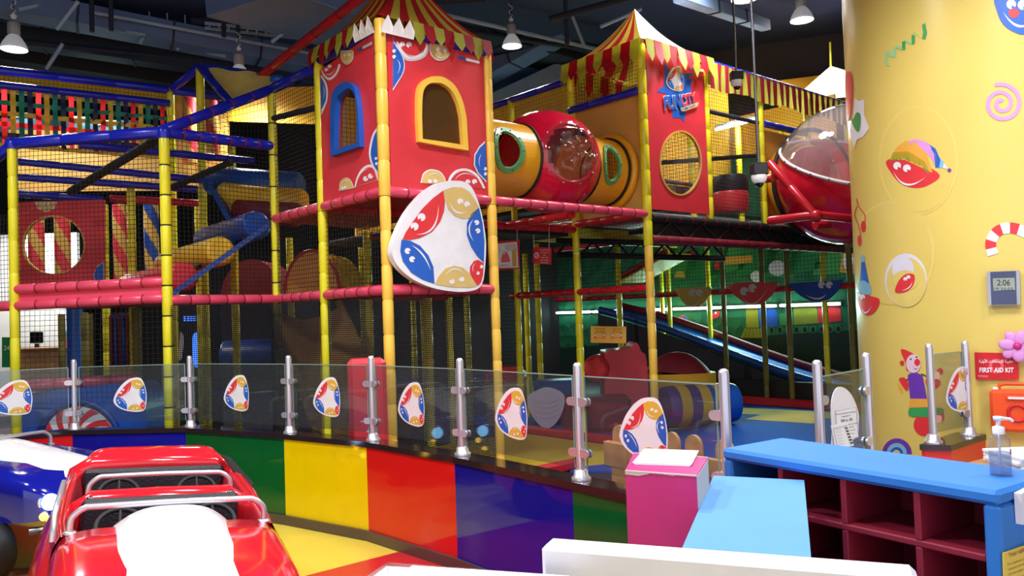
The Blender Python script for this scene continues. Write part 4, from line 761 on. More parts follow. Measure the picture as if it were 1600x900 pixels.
# smiling boards hung on the rail
def board(pts, m, eyes, smile, lab):
    o, n = S(SB-.08, 0), -U; f = lambda x, y, l=1: on(x, y, o, n)+n*(.004*l); b = MB(m); b.prism([f(x, y, 0) for x, y in pts], U*.03)
    for e in eyes: shape(b, 'print_grey', eye(*e), f, 1)
    shape(b, 'print_grey', crescent(*smile), f, 1); tag(b.build('smile_board'), lab, 'board', 'smiling boards on the rail')
ob = lambda pts: [(1000+x/4.706, 380+y/4.706) for x, y in pts]
board(ob([(250, 330), (520, 322), (515, 380), (470, 440), (430, 472), (355, 470), (310, 430), (280, 385)]), 'vinyl_tan', [(1082, 457, 5.5, 30), (1093, 457, 5.5, 30)], ((1066, 468), (1081, 480), (1095, 466), 2.5), 'tan half-moon board with eyes and smile, leftmost on the red rail')
board(ob([(638, 318), (700, 296), (800, 284), (1018, 294), (970, 380), (900, 440), (840, 452), (770, 440), (690, 380)]), 'vinyl_red', [(1163, 455, 6.5, 30), (1176, 450, 6.5, 30)], ((1160, 464), (1178, 476), (1201, 449), 3), 'red smiling half-moon board in the middle of the red rail')
board(ob([(1080, 296), (1490, 268), (1450, 350), (1390, 410), (1320, 430), (1250, 425), (1180, 390), (1130, 345)]), 'vinyl_royal', [(1284, 445, 5.5, 30), (1296, 445, 5.5, 30)], ((1258, 460), (1278, 468), (1292, 459), 2.5), 'blue smiling half-moon board nearest the yellow column')
# green quilted mural wall
MS = 9.35; FM = plane_fn(S(MS, 0), -U, .006)
b = MB('quilt_green'); b.prism([S(MS, -3.2, .0), S(MS, 9.0, .0), S(MS, 9.0, 4.6), S(MS, -3.2, 4.6)], U*.1)
for i in range(9):
    x0 = 1000+i*40; shape(b, 'turf_light' if i % 2 else 'turf_green', [(x0, 384), (x0+60, 384), (x0+40, 420+8*(i % 3)), (x0-10, 430)], FM, .3)
for e in ((1215, 419, 14, 12), (1182, 432, 9, 9)): shape(b, 'print_white', ell(*e), FM, 1)
shape(b, 'pillar_orange', [(1128, 402), (1176, 399), (1176, 410), (1128, 414)], FM, 1); shape(b, 'print_red', ell(1122, 415, 6, 7), FM, 1); shape(b, 'vinyl_tan', [(1053, 434), (1072, 434), (1068, 424), (1058, 424)], FM, 1)
shape(b, 'vinyl_tan', [(1312, 425), (1318, 385), (1345, 385), (1345, 430)], FM, 1); shape(b, 'print_white', ell(1326, 408, 8, 14), FM, 2)
shape(b, 'print_red', ell(1068, 502, 8, 10), FM, 1); shape(b, 'canopy_yellow', smooth_loop([(1060, 505), (1068, 497), (1078, 504), (1076, 514), (1066, 516)], 3), FM, 2); shape(b, 'print_blue', ell(1071, 496, 4, 3), FM, 2)
shape(b, 'print_red', smooth_loop([(1112, 490), (1125, 486), (1122, 496), (1113, 499)], 3), FM, 1); shape(b, 'print_white', eye(1119, 489, 1.6, 30), FM, 2)
shape(b, 'mural_shade', [(860, 545), (1000, 535), (1157, 527), (1330, 516), (1345, 516), (1345, 680), (860, 700)], FM, .6)  # shade over the lower mural, painted as a dark band
# train on the mural: cow-catcher, cars and wheels
for m, p in (('canopy_yellow', [(1166, 477), (1184, 476), (1186, 512), (1166, 512)]), ('print_blue', [(1185, 479), (1208, 480), (1216, 490), (1215, 510), (1188, 512)]), ('turf_light', [(1218, 490), (1240, 488), (1240, 508), (1218, 508)]), ('flap_lime', [(1240, 478), (1276, 476), (1279, 505), (1241, 508)]), ('print_red', [(1278, 477), (1313, 477), (1315, 502), (1279, 505)])): shape(b, m, p, FM, 1)
for i in range(6): shape(b, 'canopy_yellow', [(1164+i*4.6, 513), (1167.5+i*4.6, 513), (1163+i*6.8, 528), (1157+i*6.6, 528)], FM, 1)
for i in range(9): x = 1206+i*13; shape(b, 'turf_light', ell(x, 516-.25*i, 4.6, 6), FM, 1); shape(b, 'wall_black', ell(x, 516-.25*i, 3, 4.4), FM, 2)
tag(b.build('mural_wall'), 'green quilted mural wall printed with a train, balls and faces', 'wall', kind='structure').name = 'wall_mural'
# white tube lamps along the mural
for i, (x0, x1, lab) in enumerate(((868, 922, 'first glowing tube lamp at the dark left end of the mural'), (924, 984, 'glowing tube lamp just right of the small yellow sign'), (986, 1048, 'glowing tube lamp crossing behind the near amber pole'), (1050, 1128, 'glowing tube lamp under the tan smiling board'), (1134, 1212, 'glowing tube lamp under the red smiling board'), (1216, 1312, 'glowing tube lamp under the blue smiling board'))):
    y = lambda x: 484.5-(x-870)*.033
    p, q = on(x0, y(x0), S(MS-.1, 0), U), on(x1, y(x1), S(MS-.1, 0), U); p.z = q.z = 1.57; t = thing('tube_lamp', lab, 'lamp', (p+q)/2, group='tube lamps along the mural'); d = (q-p).normalized()
    MB('tube_glow').tube(p+d*.03, q-d*.03, .02, 8).build('tube', t); b = MB('lamp_grey'); b.box((p+q)/2+U*.055, ((q-p).length, .04, .06), (d, U, Z)); b.build('housing', t)
    L = bpy.data.lights.new('tube_light', 'AREA'); L.shape = 'RECTANGLE'; L.size = (q-p).length; L.size_y = .05; L.energy = 26; L.color = (.55, 1, .88); o = bpy.data.objects.new('tube_light', L); COL.objects.link(o); o.location = (p+q)/2-U*.04
    o.rotation_euler = Matrix((d, U.cross(d), U)).transposed().to_euler()
# long slide in front of the mural
SL = thing('slide', 'long blue slide with maroon sides running down along the mural', 'slide', S(8.45, 2.5, 0))
def sp_(k): t = 5.0-5.4*k; z = 1.42*(1-k)**1.05+.16+.05*sin(k*pi*2); return t, z
b = MB('vinyl_blue'); b.surf(lambda u, v: S(8.10+.62*v, sp_(u)[0], sp_(u)[1]+.05*(2*v-1)**2), 30, 6); b.surf(lambda u, v: S(8.10+.62*v, sp_(u)[0], sp_(u)[1]-.05), 30, 1); b.build('bed', SL)
for s, c, h in ((8.06, 'vinyl_royal', .05), (8.74, 'curtain_red', .17)):
    b = MB(c); n = 24
    b.ring([S(s, sp_(i/n)[0], sp_(i/n)[1]+h*.5) for i in range(n+1)], .07, 8); b.build('side_rail', SL)
b = MB('vinyl_dark'); pts = [S(7.99, sp_(i/16)[0], max(.02, sp_(i/16)[1]-.06)) for i in range(17)]+[S(7.99, -.4, .0), S(7.99, 5.0, .0)]; b.prism(pts, U*.03); b.build('skirt', SL)
b = MB('deck_black'); b.box(S(7.9, 1.2, .19), (.16, 5.4, .38), (U, W, Z), .01); b.use('steel_dark'); b.box(S(7.815, 1.2, .1), (.01, 5.2, .025), (U, W, Z)); tag(b.build('slide_plinth'), 'low black plinth with a pale strip under the blue slide', 'plinth')
# small slide and rolls seen under the black truss
b = MB('vinyl_yellow'); a, c = at(1000, 412, 14.2), at(1052, 402, 13.6); 
SS = thing('slide', 'short pale yellow slide high behind the black truss', 'slide', at(1000, 440, 14)); p0, p1 = at(985, 440, 14.4), at(1062, 398, 13.6); dd = (p1-p0).normalized(); xx = V((dd.y, -dd.x, 0)).normalized(); b = MB('canopy_yellow'); b.box((p0+p1)/2, ((p1-p0).length, .7, .05), (dd, xx, dd.cross(xx))); b.build('bed', SS)
for k in (-.37, .37): MB('rail_red').tube(p0+xx*k+Z*.05, p1+xx*k+Z*.05, .05, 8).build('side_rail', SS)
# ---------------------------------------------------------------- padded play pieces on the mid floor
def rolled(c, r, L, ax, m, lab, name='padded_roll', grp=None):
    ax = V(ax).normalized(); b = MB(m); b.lathe([(r*.72, -L/2), (r*.93, -L/2+.015), (r, -L/2+.06), (r, L/2-.06), (r*.93, L/2-.015), (r*.72, L/2)], c, 26, ax); return tag(b.build(name), lab, 'roll', grp)
BP = at(1092, 631, 10.7); BX = V((.97, .25, 0)).normalized(); b = MB(); R_ = .27; L_ = 1.02; cols = ['vinyl_purple', 'vinyl_yellow', 'vinyl_blue', 'vinyl_yellow', 'vinyl_purple', 'vinyl_yellow', 'vinyl_blue']
fx, fy = frame(BX); b.use('vinyl_blue')
def bar_(u, v): x = (u-.5)*L_; r = R_*(1 if abs(x) < L_/2-.05 else .93); return V((BP.x, BP.y, R_+.03))+BX*x+(fx*cos(2*pi*v)+fy*sin(2*pi*v))*r
seq = ['vinyl_purple', 'vinyl_purple', 'vinyl_yellow', 'vinyl_yellow', 'vinyl_purple', 'vinyl_purple', 'vinyl_yellow', 'vinyl_yellow', 'vinyl_blue', 'vinyl_yellow', 'vinyl_yellow', 'vinyl_blue', 'vinyl_blue', 'vinyl_blue']
b.surf(bar_, 14, 32, cv=True, mf=lambda i, j: seq[i])
for s, m in ((-1, 'vinyl_purple'), (1, 'vinyl_blue')): b.use(m); b.poly([bar_(.5+.5*s, k/32) for k in range(32)])
tag(b.build('padded_barrel'), 'padded barrel striped purple, yellow and blue lying on the blue mat', 'barrel')
WP = at(1068, 600, 11.7); b = MB('vinyl_yellow')
KD = thing('padded_island', 'yellow padded island with a dark red domed top behind the striped barrel', 'play cushion', (WP.x, WP.y, .03)); hw = .39
ol = smooth_loop([(-.42, -.25), (.3, -.28), (.46, .0), (.3, .3), (-.4, .3)], 5); b.prism([V((WP.x+x, WP.y+y, .03)) for x, y in ol], (0, 0, .62), True); b.build('base', KD)
b = MB('curtain_red'); b.surf(lambda u, v: V((WP.x-.03+(ol[int(u*len(ol)) % len(ol)][0])*(1-v), WP.y+ol[int(u*len(ol)) % len(ol)][1]*(1-v), .65+.30*(1-(1-v)**2.2)-.12*(ol[int(u*len(ol)) % len(ol)][0])*(1-v))), len(ol), 8, cu=True); b.build('top', KD)
RP = at(975, 600, 10.9); KR = thing('padded_arch', 'tall red padded hump with a round red bolster on its left', 'play cushion', (RP.x, RP.y, .03))
b = MB('vinyl_red'); pr = smooth_line([(-.28, 0), (-.28, .9), (-.2, 1.02), (.05, 1.04), (.16, 1.12), (.22, 1.0), (.29, .86), (.29, 0)], 4); b.prism([V((RP.x+x, RP.y-.2, .03+z)) for x, z in pr], (0, .6, 0), True); b.build('hump', KR)
b = MB('vinyl_red'); b.lathe([(.12, -.3), (.16, -.28), (.18, -.2), (.18, .2), (.16, .28), (.12, .3)], (RP.x-.33, RP.y, .82), 22, (.3, .95, 0)); b.build('bolster', KR)
for (x, y, Y, w, h, m, lab) in ((872, 610, 11.5, .7, .6, 'vinyl_royal', 'blue padded block low behind the barrier glass left of the red hump'), (930, 640, 10.6, .9, .45, 'curtain_red', 'low dark red padded block in front of the red hump'), (1030, 625, 11.9, .55, .5, 'vinyl_royal', 'dark blue padded block between red hump and striped barrel')):
    p = at(x, y, Y); b = MB(m); b.box((p.x, p.y, h/2+.03), (w, .5, h), None, .05); tag(b.build('padded_block'), lab, 'play cushion', 'padded blocks')
p = at(790, 590, 11.6); DR = thing('ball_tub', 'red topped round tub behind the right pole of the near tower', 'tub', (p.x, p.y, .02)); MB('vinyl_tan').lathe([(.3, 0), (.3, .62)], (p.x, p.y, .02), 24).build('body', DR); MB('vinyl_red').lathe([(.31, .62), (.31, .72), (.2, .8), (.05, .82)], (p.x, p.y, .02), 24).build('lid', DR)
# hanging notices
n0 = -V((at(850, 400, 1).x, at(850, 400, 1).y, 0)).normalized()
def notice(px4, Y, base, lab, strings=(), deco=None, name='hanging_sign'):
    o = at(px4[0][0], px4[0][1], Y); nn = V((-.35, -.94, 0)).normalized(); f = lambda x, y, l=1: on(x, y, o, nn)+nn*(.004*l)
    c = sum((f(x, y, 0) for x, y in px4), V())/4; t = thing(name, lab, 'sign', c); b = MB(base); b.prism([f(x, y, 0) for x, y in px4], -nn*.012)
    if deco: deco(b, f)
    b.build('board', t)
    for (x, y, yt) in strings: MB('camera_white').tube(f(x, y, 0), f(x, yt, 0), .004, 6).build('string', t)
    return t
def d1_(b, f):
    shape(b, 'print_white', ell(838.5, 399, 4, 4.8), f, 1); shape(b, 'sign_red', ell(838.5, 399, 3, 3.8), f, 2); shape(b, 'print_white', ell(838.5, 399, 2.4, 3.1), f, 3); shape(b, 'print_black', ell(838.5, 399, 1, 2.4), f, 4)
    shape(b, 'sign_red', [(836, 396), (837, 395.6), (841.2, 402), (840.4, 402.6)], f, 5)
    for i, (s_, x0, x1) in enumerate((('DO NOT CLIMB', 844, 859), ('STAND ON', 845, 858), ('OR', 849, 853), ('THE NET', 845, 857), ('NO SHOES', 845, 858), ('NO FOOD', 845, 857))): write(b, s_, 'print_white', lambda x, y, l: f(x, 391.5+i*4.0-y, 1), x0, 0, x1, 1.9)
notice([(833, 386), (861, 387), (861, 413.5), (832.5, 411)], 9.5, 'sign_red', 'small red no-entry sign hanging on two strings under the pink rail', ((834, 387, 353), (858, 388, 355)), d1_)
def d2_(b, f):
    shape(b, 'paper', [(774, 381), (808, 378), (810, 418), (776, 419)], f, 1); shape(b, 'print_grey', smooth_loop([(790, 384), (806, 381), (804, 390), (792, 392)], 3), f, 2); shape(b, 'vinyl_tan', [(800, 390), (807, 386), (808, 416), (801, 416)], f, 2)
    shape(b, 'print_shine', smooth_loop([(786, 397), (791, 393), (796, 401), (797, 410), (784, 410)], 3), f, 3); shape(b, 'pillar_skin', ell(788.5, 395, 2.2, 2.8), f, 4); shape(b, 'print_white', [(775, 387), (783, 386), (783, 392), (775, 393)], f, 3); shape(b, 'print_white', [(780, 411), (800, 409), (800, 417), (780, 418)], f, 4)
    write(b, 'SAFETY', 'print_black', lambda x, y, l: f(x, 416-y, 5), 782, 0, 796, 2.4)
notice([(772, 377), (811, 375), (811, 420), (773, 422)], 9.3, 'sign_red', 'red framed safety poster with a drawing beside the near tower pole', ((808, 376, 352),), d2_)
def d3_(b, f):
    shape(b, 'board_edge', [(950, 511), (950.6, 511), (950.6, 536), (950, 536)], f, 1)
    write(b, 'Social Distancing', 'print_black', lambda x, y, l: f(x, 514.6-y, 1), 929, 0, 945, 2.2); write(b, 'Keep Distance', 'print_black', lambda x, y, l: f(x, 515-y, 1), 958, 0, 972, 2.2)
    for x0 in (930, 957):
        for i in range(2): shape(b, 'wood_dark', [(x0, 517+i*1.7), (x0+15, 517.3+i*1.7), (x0+15, 517.9+i*1.7), (x0, 517.6+i*1.7)], f, 1)
        for k in (0, 13.5): shape(b, 'wood_dark', ell(x0+k, 522.5, 2, 2.6), f, 1); shape(b, 'pillar_skin', ell(x0+k+.2, 523.2, 1.4, 1.8), f, 2); shape(b, 'print_shine', ell(x0+k, 527.3, 1.8, 2.6), f, 1)
        shape(b, 'print_shine', [(x0+2, 527), (x0+12, 527), (x0+12, 528.2), (x0+2, 528.2)], f, 1)
notice([(923, 509.5), (978, 510.5), (978, 536.5), (923, 535.5)], 10.1, 'sign_yellow', 'yellow distancing sign with two pairs of cartoon children on the dark net', (), d3_)
# ---------------------------------------------------------------- left front frame
PP, QQ, EE = at(23, 480, 7.55), at(262, 480, 7.42), S(0, 2.127)
PP.z = QQ.z = 0; BB = S(0, q2)
def up(p, z): return V((p.x, p.y, z))
LF = thing('climbing_frame', 'left front frame with lemon poles, blue top beams and pink rails', 'climbing frame', (PP+QQ)/2)
post(LF, PP, 0, 3.36, 'pole_lemon', .045, None, .3); post(LF, QQ, 0, 3.37, 'pole_lemon', .048, 'tie_black', .27); post(LF, EE, 0, 4.0, 'pole_lemon', .044, 'tie_black', .33)
PL = PP+(PP-QQ)*.9+V((0, .4, 0)); post(LF, PL, 0, 3.34, 'pole_lemon', .05)
def beam(root, a, c, tie=None, r=.05, seg=.3): return rail(root, a, c, 'beam_blue', tie, r, seg, 'beam')
beam(LF, up(PP, 3.37), up(QQ, 3.40), None, .055, .45); beam(LF, up(QQ, 3.40), up(EE, 3.43), 'tie_red', .052, .16); beam(LF, up(QQ, 3.42), up(EE, 4.03), 'tie_red', .052, .24); beam(LF, up(EE, 4.03), up(BB, 4.0), None, .052, .6)
b = MB('beam_blue'); b.lathe([(.058, -.06), (.066, 0), (.06, .03), (.02, .07)], up(QQ, 3.40), 14); b.lathe([(.058, -.05), (.064, 0), (.058, .03), (.02, .06)], up(PP, 3.37), 14); b.build('corner_cap', LF)
beam(LF, up(PP, 3.36), up(PL, 2.7), None, .05)
for z, k in ((1.83, 'rail_pink'), (1.985, 'rail_pink')): rail(LF, up(PP, z), up(QQ, z+.02), k, 'tie_red', .047, .2)
rail(LF, up(PL, 1.83), up(PP, 1.83), 'rail_pink', 'tie_red', .047, .22)
rail(LF, up(QQ, 1.83), up(EE, 1.83), 'rail_pink', 'tie_red', .05, .19); rail(LF, up(EE, 1.83), up(BB, 1.83), 'rail_pink', 'tie_red', .05, .2); rail(LF, up(EE, 2.665), up(BB, 2.665), 'rail_pink', 'tie_red', .05, .2)
dPQ = (QQ-PP).normalized(); nPQ = V((-dPQ.y, dPQ.x, 0)); b = MB('rail_pink'); b.box((PP+QQ)/2+Z*1.91+nPQ*.03, ((QQ-PP).length, .05, .12), (dPQ, nPQ, Z)); b.build('deck_edge', LF)
NETS = [(PP, QQ, 2.03, 3.33), (QQ, EE, 1.88, 3.38), (EE, BB, 2.71, 3.95), (EE, BB, 1.88, 2.62), (PL, PP, 1.88, 2.7)]
for a, c, z0, z1 in NETS: b = MB(); b.net(up(a, z0), up(c, z0), up(c, z1), up(a, z1), .043, .0026); b.build('net', LF)
b = MB(); b.net(up(QQ, 3.40), up(EE, 3.42), up(EE, 4.0), up(QQ, 3.42), .043); b.build('net', LF)
for a, c in ((QQ, EE), (EE, BB)): of = V((c.y-a.y, -(c.x-a.x), 0)).normalized()*(.07 if c.x > a.x else -.07); of = of if of.dot(EYEP-a) > 0 else -of; a, c = a+of, c+of; b = MB(); b.net(up(a, .05), up(c, .05), up(c, 1.78), up(a, 1.78), .019, .0030, 'net_fine'); b.build('net', LF)
b = MB(); b.net(up(PP, .9), up(QQ, .9), up(QQ, 1.78), up(PP, 1.78), .05); b.build('net', LF)
bk = V((-.35, 1.9, 0)); b = MB('deck_red'); b.prism([up(PP, 1.87), up(QQ, 1.87), up(EE, 1.87), up(EE, 1.87)+V((.2, 1.2, 0)), up(QQ, 1.87)+bk, up(PP, 1.87)+bk], (0, 0, -.05)); b.build('deck', LF)
b = MB('deck_red'); b.prism([up(EE, 2.68), up(BB, 2.68), S(q1, q2, 2.68), S(q1, 2.3, 2.68)], (0, 0, -.05)); b.build('deck', LF)
MB('beam_black').tube(up(EE, 3.72), up(BB, 3.62), .03).build('beam', LF)
b = MB('vinyl_yellow'); b.box(S(1.2, 2.35, 3.5), (1.1, .04, 1.3), (U, W, Z)); b.build('wall_panel', LF)
# second row of the left frame
LB = thing('climbing_frame', 'left inner frame behind the blue beams with yellow fabric walls and strap-tied poles', 'climbing frame', at(170, 480, 9.8).xy.to_3d())
for (x, Y, z1) in ((166, 10.4, 3.2), (208, 9.3, 3.25), (313, 10.2, 3.1), (368, 9.9, 3.9), (272, 10.2, 3.3), (455, 10.6, 2.7), (140, 11.5, 1.8), (96, 10.8, 1.8), (132, 10.4, 1.8), (213, 8.6, 1.8)): post(LB, up(at(x, 480, Y), 0), 0, z1, 'pole_olive' if z1 < 2 else 'pole_lemon', .046, None, .33)  # short lower posts get a colour darkened for the shade under the deck
for (a, c, r) in (((16, 251, 8.9), (380, 288, 9.6), .042), ((16, 276, 8.9), (312, 296, 9.4), .042), ((20, 302, 9.0), (164, 312, 9.4), .042), ((120, 226, 8.2), (400, 252, 9.3), .04)): beam(LB, at(*a), at(*c), None, r, .5)
b = MB('deck_black'); b.tube(at(248, 216, 7.6), at(110, 300, 8.6), .045, 8); b.tube(at(362, 253, 9.0), at(270, 292, 9.2), .04, 8); b.build('brace', LB)
rail(LB, at(168, 310, 9.6), at(316, 318, 10), 'rail_red', 'tie_red', .045, .2)
p, q = at(14, 236, 10.9), at(345, 236, 11.4)
b = MB('vinyl_tan'); zt, zl = 4.35, 3.5; b.prism([up(p, zl), up(q, zl), up(q, zt), up(p, zt)], (0, .04, 0)); b.build('wall_panel', LB)
p, q = at(-20, 120, 13.2), at(300, 150, 13.2); b = MB('vinyl_yellow'); b.prism([up(p, at(-20, 142, 13.2).z), up(q, at(300, 176, 13.2).z), up(q, 5.5), up(p, 5.9)], (0, .04, 0)); b.build('wall_panel', LB)
p, q = at(262, 150, 11.9), at(356, 160, 11.9); b = MB('vinyl_tan'); b.prism([up(p, 3.7), up(q, 3.7), up(q, 4.75), up(p, 4.95)], (0, .04, 0)); b.build('wall_panel', LB)
p, q = at(352, 150, 11.9), at(508, 170, 11.9); b = MB('vinyl_yellow'); b.prism([up(p, 4.62), up(q, 4.52), up(q, 5.1), up(p, 5.1)], (0, .04, 0)); b.build('wall_panel', LB)
# red panel with a round opening
CPn = V((.0, -1, 0)); RPo = at(95, 380, 9.15); FP = plane_fn(RPo, CPn); b = MB('vinyl_red'); b.holed([FP(28, 316, 0), FP(163, 312, 0), FP(163, 447, 0), FP(28, 447, 0)], [FP(x, y, 0) for x, y in ell(84, 383, 49, 46, n=32)], (0, .03, 0))
face(b, FP, 'print_beige', [(56, 316), (88, 316), (84, 326), (72, 331), (60, 326)], [(68, 320, 2.4, 60), (76, 320, 2.4, 60)], None, 2)
shape(b, 'print_shine', crescent((30, 330), (45, 332), (56, 318), 2), FP, 2); face(b, FP, 'print_blue', [(150, 445), (147, 430), (151, 418), (162, 410), (162, 445)], [], None, 2)
pn = b.build('wall_panel', LB); b = MB('vinyl_tan'); b.holed([FP(x, y, 4) for x, y in ell(84, 383, 49.5, 46.5, n=32)], [FP(x, y, 4) for x, y in ell(84, 383, 47.5, 44.5, n=32)], (0, .04, 0)); b.build('window_rim', pn)
# slanting red and yellow striped posts behind
def barber(x, y0, y1, Y, lab, c1='vinyl_red', c2='vinyl_tan', w=.1):
    a, c = at(x, y1, Y), at(x, y0, Y); a = up(a, max(a.z, 1.9)); h = c.z-a.z; n = max(4, int(h/.025)); b = MB()
    b.surf(lambda u, v: V((a.x+w*cos(2*pi*v), a.y+w*sin(2*pi*v), a.z+h*u)), n, 32, cv=True, mf=lambda i, j: c1 if ((i*.75+j) % 16) < 8 else c2)
    for k in (0, 1): b.poly([V((a.x+w*cos(2*pi*v/16), a.y+w*sin(2*pi*v/16), a.z+h*k)) for v in range(16)])
    return tag(b.build('padded_column'), lab, 'column', 'striped padded columns')
barber(58, 320, 450, 10.8, 'red and tan striped column seen left in the round opening'); barber(99, 320, 450, 10.7, 'red and tan striped column seen right in the round opening'); barber(190, 320, 440, 11.2, 'red and tan striped column between the two yellow poles'); barber(238, 320, 430, 11.4, 'blue and tan striped column behind the black-tied pole', 'vinyl_royal')
barber(298, 150, 255, 11.2, 'red and tan striped column high behind the sloping blue beam'); barber(330, 158, 250, 11.0, 'red and tan striped column under the pale fabric roof')
# woven strap wall
SWa, SWb = at(-8, 104, 9.2), at(266, 138, 10.25); SW0 = thing('webbing_net', 'woven wall of coloured straps between blue beams at upper left', 'net', up((SWa+SWb)/2, 3.0)); dS = V((SWb.x-SWa.x, SWb.y-SWa.y, 0)); LS = dS.length; dS.normalize(); nS = V((-dS.y, dS.x, 0)); zt = 4.6
for z, r in ((4.63, .05), (4.44, .045)): beam(SW0, up(SWa, z)-nS*(0 if z > 4.5 else .06), up(SWb, z)-nS*(0 if z > 4.5 else .06), None, r, .7)
post(SW0, up(SWb, 0), 1.9, 4.6, 'pole_lemon', .048)
b = MB(); b.net(up(SWa, 4.44), up(SWb, 4.44), up(SWb, 4.62), up(SWa, 4.62), .045); b.build('net', SW0)
cl = ['canopy_red', 'vinyl_yellow', 'plastic_teal', 'vinyl_navy']; mat('plastic_teal', (24, 132, 112), .5); mat('vinyl_navy', (30, 34, 70), .5)
for i in range(21):
    x = .06+i*(LS-.1)/21; b = MB(cl[i % 4]); b.surf(lambda u, v: up(SWa, 0)+dS*(x+.055*v)+Z*(4.42-.66*u)-nS*(.012*sin(pi*5.3*u+i*pi)), 18, 1); b.build('upright_strap', SW0)
hc = ['plastic_teal', 'vinyl_yellow', 'canopy_red', 'vinyl_navy', 'vinyl_yellow', 'plastic_teal', 'canopy_red', 'vinyl_navy']
for j in range(5):
    z = 4.28-j*.125; b = MB(hc[j]); b.surf(lambda u, v: up(SWa, 0)+dS*(LS*u)+Z*(z-.055*v)+nS*(.012*cos(pi*21*u+j*pi)), 63, 1); b.build('level_strap', SW0)
p, q = at(-30, 150, 14.5), at(215, 160, 14.5); b = MB('duct_light'); b.prism([up(p, 4.9), up(q, 4.8), up(q, 5.35), up(p, 5.5)], (0, .1, 0)); tag(b.build('trim_3'), 'pale blue bulkhead seen through the coloured straps', 'panel', kind='structure')
for i, (x0, x1, y) in enumerate(((20, 44, 178), (112, 138, 184), (150, 186, 190))):
    a, c = at(x0, y, 14.425), at(x1, y+2, 14.425); t = thing('tube_lamp', ['left', 'middle', 'right'][i]+' white tube lamp glowing behind the coloured straps', 'lamp', (a+c)/2, group='tube lamps behind the straps'); MB('tube_glow').tube(a, c, .03, 8).build('tube', t); MB('lamp_grey').box((a+c)/2+V((0, .06, 0)), ((c-a).length, .05, .08)).build('housing', t)
# little fabric roof with blue poles
FR1 = thing('fabric_roof', 'pale yellow fabric roof sagging between blue poles left of the near tower', 'roof', up(at(310, 480, 9.9), 0)); p308 = at(312, 104, 9.9); post(FR1, up(p308, 0), 0, p308.z-.03, 'pole_lemon', .05, None, .5)
for a, c in ((p308, at(268, 140, 10.2)), (p308, at(362, 163, 9.2)), (p308, at(396, 116, 10.6)), (at(268, 142, 10.2), at(350, 152, 10.6))): beam(FR1, a, c, None, .05, .4)
r4 = [at(326, 106, 9.9), at(398, 113, 10.4), at(446, 126, 9.6), at(364, 165, 9.1)]
b = MB('skylight_cloth'); b.surf(lambda u, v: r4[0]*(1-u)*(1-v)+r4[1]*u*(1-v)+r4[2]*u*v+r4[3]*(1-u)*v-Z*(.12*sin(pi*u)*sin(pi*v))+Z*(.012*sin(9*u+7*v)), 18, 14); b.surf(lambda u, v: r4[0]*(1-u)*(1-v)+r4[1]*u*(1-v)+r4[2]*u*v+r4[3]*(1-u)*v-Z*(.12*sin(pi*u)*sin(pi*v)+.01), 10, 8); b.build('cloth', FR1)
b = MB('vinyl_blue'); b.ball(at(433, 124, 9.5), .06, 10, (1.6, 1, .9)); b.build('knot', FR1)
b = MB(); b.net(at(318, 112, 9.92), at(360, 160, 9.25), up(at(360, 160, 9.25), 3.6), up(at(318, 112, 9.92), 3.6), .05); b.build('net', FR1)
# red foam pole rising to the tent
b = MB(); b.foam(at(398, 126, 10.4), at(572, -10, 8.4), .055, 'rail_red', 'tie_red', .5); RPT = tag(b.build('foam_pole'), 'long red foam pole slanting up to the near tent roof', 'pole')
# padded roller stairs
ST = thing('padded_stairs', 'padded climbing stairs of blue, yellow and red rolls left of the near tower', 'stairs', up(at(330, 480, 8.7), 1.87))
b = MB('vinyl_royal'); s0, s1 = at(264, 463, 7.95), at(430, 344, 8.4); d = (s1-s0).normalized(); b.box((s0+s1)/2, ((s1-s0).length, .05, .05), (d, V((d.y, -d.x, 0)).normalized(), d.cross(V((d.y, -d.x, 0)).normalized()))); b.build('side_board', ST)
for (a, c, r, m) in (((288, 432, 8.1), (205, 447, 9.4), .15, 'vinyl_red'), ((346, 392, 8.3), (262, 414, 9.5), .155, 'vinyl_yellow'), ((402, 352, 8.45), (322, 376, 9.6), .155, 'vinyl_royal')):
    a, c = at(*a), at(*c); b = MB(m); L = (c-a).length; b.lathe([(r*.8, 0), (r*.97, .012), (r, .05), (r, L)], a, 26, c-a); b.build('roll', ST)
b = MB('vinyl_blue'); t0, t1, w = at(262, 446, 8.3), at(428, 338, 8.7), V((-.5, .95, 0)); b.add([t0, t1, t1+w, t0+w], [[0, 1, 2, 3]]); b.add([t0-Z*.04, t1-Z*.04, t1+w-Z*.04, t0+w-Z*.04], [[0, 1, 2, 3]]); b.build('ramp', ST)
SU = thing('padded_stairs', 'upper padded stairs of long blue, tan and maroon rolls under the sloping beam', 'stairs', at(400, 300, 10))
for (a, c, r, m) in (((325, 282, 9.6), (470, 292, 9.4), .17, 'vinyl_blue'), ((345, 304, 9.4), (476, 316, 9.2), .15, 'vinyl_yellow'), ((370, 328, 9.3), (470, 336, 9.1), .14, 'curtain_red')):
    a, c = at(*a), at(*c); b = MB(m); L = (c-a).length; b.lathe([(r*.8, 0), (r, .04), (r, L-.04), (r*.8, L)], a, 26, c-a); b.build('roll', SU)
b = MB('vinyl_royal'); s0, s1 = at(330, 288, 9.3), at(362, 345, 9.1); d = (s1-s0).normalized(); b.box((s0+s1)/2, ((s1-s0).length, .05, .2), (d, d.cross(V((0, 1, 0))).normalized(), V((0, 1, 0)))); b.build('side_board', SU)
